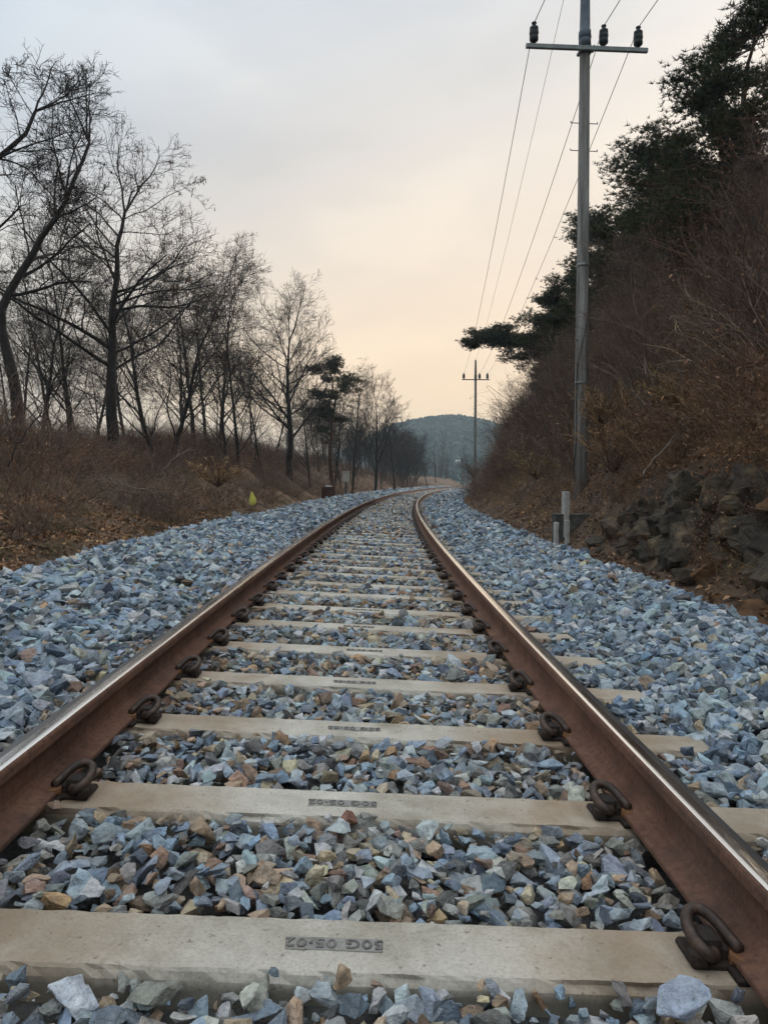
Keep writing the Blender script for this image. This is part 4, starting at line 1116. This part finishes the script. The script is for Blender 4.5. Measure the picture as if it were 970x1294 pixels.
# utility poles --------------------------------------------------------
def lathe_mesh(name, prof, n, mat, smooth=True):
    V, F = lathe(prof, n); return mesh_from(name, V, F, mat, smooth)
ins_prof = [(.0, -.02), (.028, -.02), (.028, .02), (.062, .03), (.075, .05), (.075, .10), (.066, .11), (.078, .13), (.078, .18), (.066, .19), (.074, .205), (.072, .25), (.045, .27), (.03, .275), (.03, .30), (.042, .31), (.040, .33), (.0, .335)]
ME_INSU = lathe_mesh('insulator', ins_prof, 14, M_PORC)
def pole(base, height, armz, armw, arm_rz, label, mat, detail=True):
    e = ob('utility_pole', None, loc=base, label=label, cat='utility pole', group='utility poles along the right side')
    zt = armz + .10
    rb, rt = .142, .092
    ra = rb + (rt - rb) * armz / height
    ob('shaft', lathe_mesh('shaft', [(rb, -.6), (rb, 0), (ra, zt), (ra * .6, zt + .01)], 20, mat), e)
    ob('top_sleeve', lathe_mesh('top_sleeve', [(ra * .55, zt - .02), (ra + .022, zt), (ra + .024, zt + .14), (ra + .014, zt + .16), (ra + .026, zt + .17), (ra + .026, zt + .30), (ra + .006, zt + .33), (ra - .002, zt + .8), (rt - .012, height), (.0, height + .03)], 18, M_CAPST if detail else mat), e)
    rot = Matrix.Rotation(arm_rz, 4, 'Z')
    bm = bmesh.new(); bm_box(bm, (0, -ra - .04, armz), (armw, .075, .085), bevel=.006)
    am = ob('crossarm', bm_mesh('crossarm', bm, M_STEEL if detail else mat), e, rot=(0, 0, arm_rz))
    bm = bmesh.new(); bm_box(bm, (0, 0, armz), (ra * 2 + .06, ra * 2 + .05, .06), bevel=.01)
    for sx in (-1, 1): bm_box(bm, (sx * (ra + .03), -ra - .03, armz + .0), (.03, .11, .12), bevel=.008)
    ob('clamp', bm_mesh('clamp', bm, M_STEEL if detail else mat), e, rot=(0, 0, arm_rz))
    pins = []
    for fx in (-.435, .135, .42):
        v = rot @ Vector((fx * armw, -ra - .04, armz + .06)); pins.append(Vector(base) + v + Vector((0, 0, .39)))
        ob('insulator', ME_INSU, e, loc=v, scale=1.22 if detail else 1.5)
    if detail:
        for k, z in enumerate(np.arange(armz - 1.42, 2.4, -.55)):
            tb = Tubes(); rr = rb + (rt - rb) * z / height
            tb.add([(-rr - .17, 0, 0), (-rr * .5, 0, 0)], [.010, .010], 6); tb.add([(rr * .5, 0, 0), (rr + .17, 0, 0)], [.010, .010], 6)
            tb.add([(-rr - .17, 0, -.005), (-rr - .17, 0, .035)], [.010, .010], 6); tb.add([(rr + .17, 0, -.005), (rr + .17, 0, .035)], [.010, .010], 6)
            if k < 2: ob('step_bolt', tb.mesh('step_bolt', M_STEEL), e, loc=(0, 0, float(z)), rot=(0, 0, .1))
        for z in (2.2, 4.6):
            rr = rb + (rt - rb) * z / height
            ob('band', lathe_mesh('band', [(rr - .01, z - .03), (rr + .006, z - .03), (rr + .006, z + .03), (rr - .01, z + .03)], 18, M_STEEL), e)
    return e, pins
DP = 16.0
pb = at(733, 606, DP); arm_z = at(733, 66, DP)[2]
gz = ground_at(pb[0], pb[1]); pb[2] = min(pb[2], gz + .05)
pole1, pins1 = pole(pb.tolist(), 12.0 - pb[2], arm_z - pb[2], 2.50, R(4), 'tall near concrete utility pole with crossarm on the right slope', M_POLE)
DP2 = 67.0
pb2 = at(600, 600, DP2); arm_z2 = at(600, 480, DP2)[2]; pb2[2] = ground_at(pb2[0], pb2[1]) - .1
pole2, pins2 = pole(pb2.tolist(), at(600, 455, DP2)[2] - pb2[2], arm_z2 - pb2[2], 2.40, R(2), 'small far utility pole standing against the sky beyond the bend', M_POLE2, False)
def wire(A, B, back, sag, label, r=.0085):
    A, B, back = map(lambda v: np.array(v, float), (A, B, back))
    t = np.linspace(0, 1, 26)[:, None]
    f = A + (B - A) * t; f[:, 2] -= (4 * sag * t * (1 - t))[:, 0]
    t2 = np.linspace(1, 0, 14)[:, None]
    b = A + (back - A) * t2; b[:, 2] -= (4 * sag * .6 * t2 * (1 - t2))[:, 0]
    P = np.vstack([b[:-1], f]); b0 = A.copy()
    tb = Tubes(); tb.add(P - b0, np.full(len(P), r), 5)
    ob('overhead_wire', tb.mesh('overhead_wire', M_WIRE), loc=b0.tolist(), label=label, cat='wire', group='overhead wires between the poles')
wl = ['overhead wire tied to the left insulator of the near pole', 'overhead wire tied to the middle insulator of the near pole', 'overhead wire tied to the right insulator of the near pole']
for a, b, lab in zip(pins1, pins2, wl):
    wire(a, b, a + Vector((2.0, -34, .3)), .75, lab)
topA = np.array([pb[0] - .12, pb[1], 12.0]); topB = np.array([pb2[0], pb2[1], at(600, 456, DP2)[2]])
wire(topA, topB, topA + np.array([2.0, -34, .3]), .6, 'thin overhead wire running from the top of the near pole', .006)
# vine on the pole
tb = Tubes(); tt = np.linspace(0, 1, 40); aa = 2.6 + 3.2 * tt + .5 * np.sin(tt * 9); zz = .1 + 4.4 * tt; rr = .142 - .005 * zz + .008
tb.add(np.stack([np.cos(aa) * rr, -np.abs(np.sin(aa)) * rr, zz], 1), np.linspace(.012, .005, 40), 5)
ob('climbing_vine', tb.mesh('climbing_vine', M_TWIG), loc=pb.tolist(), label='dead vine winding up the lower part of the near utility pole', cat='vine')

# concrete posts and headwall below the pole -------------------------------
D = 13.6
def post(px_, ytop, ybot, D, wid, label):
    b = at(px_, ybot, D); t = at(px_, ytop, D); h = t[2] - b[2]
    bm = bmesh.new(); bm_box(bm, (0, 0, h / 2 - .15), (wid, wid, h + .3), bevel=.012)
    bmesh.ops.subdivide_edges(bm, edges=[e_ for e_ in bm.edges if abs(e_.verts[0].co.z - e_.verts[1].co.z) > .2], cuts=5)
    for v in bm.verts: v.co.x += rng.normal(0, .003); v.co.y += rng.normal(0, .003)
    e = ob('marker_post', bm_mesh('marker_post', bm, M_POST), loc=b.tolist(), rot=(0, 0, .2), label=label, cat='post', group='pale concrete posts below the near pole')
post(714, 621, 658, 13.9, .115, 'pale concrete post standing just below the foot of the near utility pole')
post(702, 660, 700, 13.3, .075, 'thin pale concrete post at the edge of the ballast beside the headwall')
post(716, 657, 700, 13.4, .07, 'short grey concrete post against the headwall corner')
hb = at(722, 694, 13.75); hz = at(722, 652, 13.75)[2]
e = ob('headwall', None, loc=hb.tolist(), label='dark mossy concrete headwall behind the thin post at the ballast edge', cat='wall')
hh = hz - hb[2]
bm = bmesh.new(); bm_box(bm, (.12, .25, hh / 2 - .2), (.72, .26, hh + .4), bevel=.015); ob('face', bm_mesh('headwall_face', bm, M_HEADWALL), e, rot=(0, 0, .15))
bm = bmesh.new(); bm_box(bm, (.12, .25, hh + .01), (.74, .28, .05), bevel=.015); ob('coping', bm_mesh('headwall_coping', bm, M_HEADWALL), e, rot=(0, 0, .15))

# trackside boxes and marker on the left ---------------------------------
# yellow marker
D = 19.5
b = at(319, 650, D); h = at(318, 621, D)[2] - b[2]
e = ob('marker_flag', None, loc=(b[0], b[1], b[2]), label='yellow folded marker flag on a thin stick beside the left ballast edge', cat='flag')
tb = Tubes(); tb.add([(0, 0, -.2), (.005, 0, h * .5), (0, 0, h)], [.008, .008, .006], 6); ob('stick', tb.mesh('flag_stick', M_WOOD), e)
rows_ = [(0.0, .045), (.10, .075), (.25, .095), (.45, .085), (.68, .055), (.88, .024), (1.0, .004)]
V = []; n = 10
for f, w_ in rows_:
    for k in range(n):
        a = 6.283 * k / n; V.append((math.cos(a) * w_ * (1 + .15 * math.sin(3 * a)) + .015 * math.sin(f * 5), math.sin(a) * w_ * .45, h - .36 * (1 - f) + .01))
i = np.arange(len(rows_) - 1)[:, None] * n; j = np.arange(n)[None]; j2 = (j + 1) % n
ob('cloth', mesh_from('flag_cloth', np.array(V), np.stack([i + j, i + j2, i + n + j2, i + n + j], -1).reshape(-1, 4), M_YEL, False), e)
# rusty box
D = 33.0
b = at(415, 634, D)
e = ob('relay_box', None, loc=b.tolist(), rot=(0, 0, .12), label='low rusty brown trackside box with a white lid on the left', cat='box')
bm = bmesh.new(); bm_box(bm, (0, 0, .25), (.56, .45, .7), bevel=.02); ob('casing', bm_mesh('box_casing', bm, M_BOXRUST), e)
bm = bmesh.new(); bm_box(bm, (0, 0, .625), (.60, .49, .04), bevel=.01); ob('lid', bm_mesh('box_lid', bm, M_BOXRUST), e)
bm = bmesh.new(); bm_box(bm, (.0, -.05, .665), (.26, .2, .045), bevel=.01); ob('cap', bm_mesh('box_cap', bm, M_WHITE), e)
bm = bmesh.new(); bm_box(bm, (.14, -.232, .30), (.03, .02, .10), bevel=.005); ob('latch', bm_mesh('box_latch', bm, M_SHOULDER), e)
D = 37.0
b = at(437, 632, D); zb = at(437, 609, D)[2] - b[2]; zt = at(437, 596, D)[2] - b[2]
e = ob('control_box', None, loc=b.tolist(), rot=(0, 0, .1), label='pale grey control box raised on a post behind the rusty box', cat='box')
bm = bmesh.new(); bm_box(bm, (0, 0, (zb + zt) / 2), (.35, .24, zt - zb), bevel=.015); ob('cabinet', bm_mesh('cabinet', bm, M_BOXPALE), e)
bm = bmesh.new(); bm_box(bm, (0, -.122, (zb + zt) / 2), (.29, .012, (zt - zb) * .84), bevel=.004); ob('door', bm_mesh('cabinet_door', bm, M_BOXPALE), e)
bm = bmesh.new(); bm_box(bm, (0, -.01, zt + .012), (.39, .29, .022), bevel=.006); ob('roof', bm_mesh('cabinet_roof', bm, M_BOXPALE), e)
bm = bmesh.new(); bm_box(bm, (0, 0, zb / 2 - .2), (.11, .11, zb + .4), bevel=.01); bm_box(bm, (0, 0, .02), (.4, .3, .1), bevel=.02); ob('post', bm_mesh('cabinet_post', bm, M_GREENPOST), e)

# far hill -------------------------------------------------------------
def hill_h(x, y):
    a = 35 * np.exp(-np.abs((x - 36) / 58) ** 2.5 - ((y - 450) / 95) ** 2)
    b = 16 * np.exp(-((x - 120) / 60) ** 2 - ((y - 520) / 110) ** 2) + 14 * np.exp(-((x + 70) / 75) ** 2 - ((y - 520) / 110) ** 2)
    return a + b - 1.2 + (vnoise(x * .05, y * .05, 4) - .5) * 4
gx = np.linspace(-300, 340, 70); gy = np.linspace(250, 760, 60)
ob('hill', grid_mesh('hill', gy, gx, lambda S, O: np.stack([O, S, hill_h(O, S)], -1), M_HILL), kind='structure')
n = 9000
xs = rng.uniform(-80, 130, n); ys = rng.uniform(290, 480, n); hz_ = hill_h(xs, ys); k = hz_ > 1.0
pts = np.stack([xs, ys, hz_ + .8], 1)[k]
bl = []
for q in range(8):
    V, F = hull(12, 900 + q); V = V.copy(); V[:, 2] *= 1.7; V += rng.normal(0, .05, V.shape); bl.append((V, F))
gn_scatter('hill_forest', [mesh_from('hill_tree', V, F, M_HILLTREE) for V, F in bl], pts, rng.uniform(1.8, 3.6, len(pts)), rng.uniform(0, 6, len(pts)), 'blue green forest covering the far hill', 'forest')
# far bare woodland at the foot of the hill
ft = []
for q in range(4):
    big, small, _l = bare_tree([(0, 0, 0), (.1, 0, 3), (0, .1, 7)], .10, 10, .15, .45, (5, 3), (.45, .6, .7), .12, .08)
    V1, F1 = big.arrays(); V2, F2 = small.arrays(); ft.append((np.concatenate([V1, V2]), np.concatenate([F1, F2 + len(V1)])))
n = 90
ys = rng.uniform(125, 240, n); xs = rng.uniform(-.02, .16, n) * ys
k = np.abs(inv(xs, ys)[1]) > 6; xs, ys = xs[k], ys[k]
gn_scatter('far_woodland', [mesh_from('far_tree', V, F, M_TWIG) for V, F in ft], np.stack([xs, ys, np.where(ys > 150, -.75, np.minimum(bank_h(*inv(xs, ys)), 1.0))], 1), rng.uniform(.6, 1.1, len(xs)), rng.uniform(0, 6, len(xs)), 'grey bare woodland at the foot of the far hill', 'woodland')
# small white shed at the foot of the hill
best = min(np.arange(255, 420, 1.0), key=lambda d: abs(at(578, 587, d)[2] - float(hill_h(at(578, 587, d)[0], d))))
b = at(578, 587, best)
e = ob('far_shed', None, loc=b.tolist(), label='tiny white shed far off at the foot of the hazy hill', cat='shed')
bm = bmesh.new(); bm_box(bm, (0, 0, .9), (2.0, 1.6, 2.4)); ob('wall', bm_mesh('shed_wall', bm, M_WHITE), e)
bm = bmesh.new(); bm_box(bm, (0, 0, 2.2), (2.3, 1.9, .18)); ob('roof', bm_mesh('shed_roof', bm, M_STEEL), e)
bm = bmesh.new(); bm_box(bm, (.1, -.81, .75), (.5, .04, 1.7)); ob('door', bm_mesh('shed_door', bm, M_WIN), e)

# ------------------------------------------------------------------ haze
bm = bmesh.new(); bm_box(bm, (0, 0, (50 - 1.72) / 2), (6040, 6040, 51.72))
mh = bpy.data.materials.new('haze_air'); mh.use_nodes = True; t = mh.node_tree; t.nodes.clear()
pv = t.nodes.new('ShaderNodeVolumePrincipled'); pv.inputs['Color'].default_value = (.74, .90, 1.0, 1); pv.inputs['Density'].default_value = .0007
om = t.nodes.new('ShaderNodeOutputMaterial'); t.links.new(pv.outputs[0], om.inputs['Volume'])
ob('haze', bm_mesh('haze', bm, mh), kind='stuff')
tr = 0
for me in bpy.data.meshes:
    tr += len(me.loops) - 2 * len(me.polygons)
print('TRIS', tr)
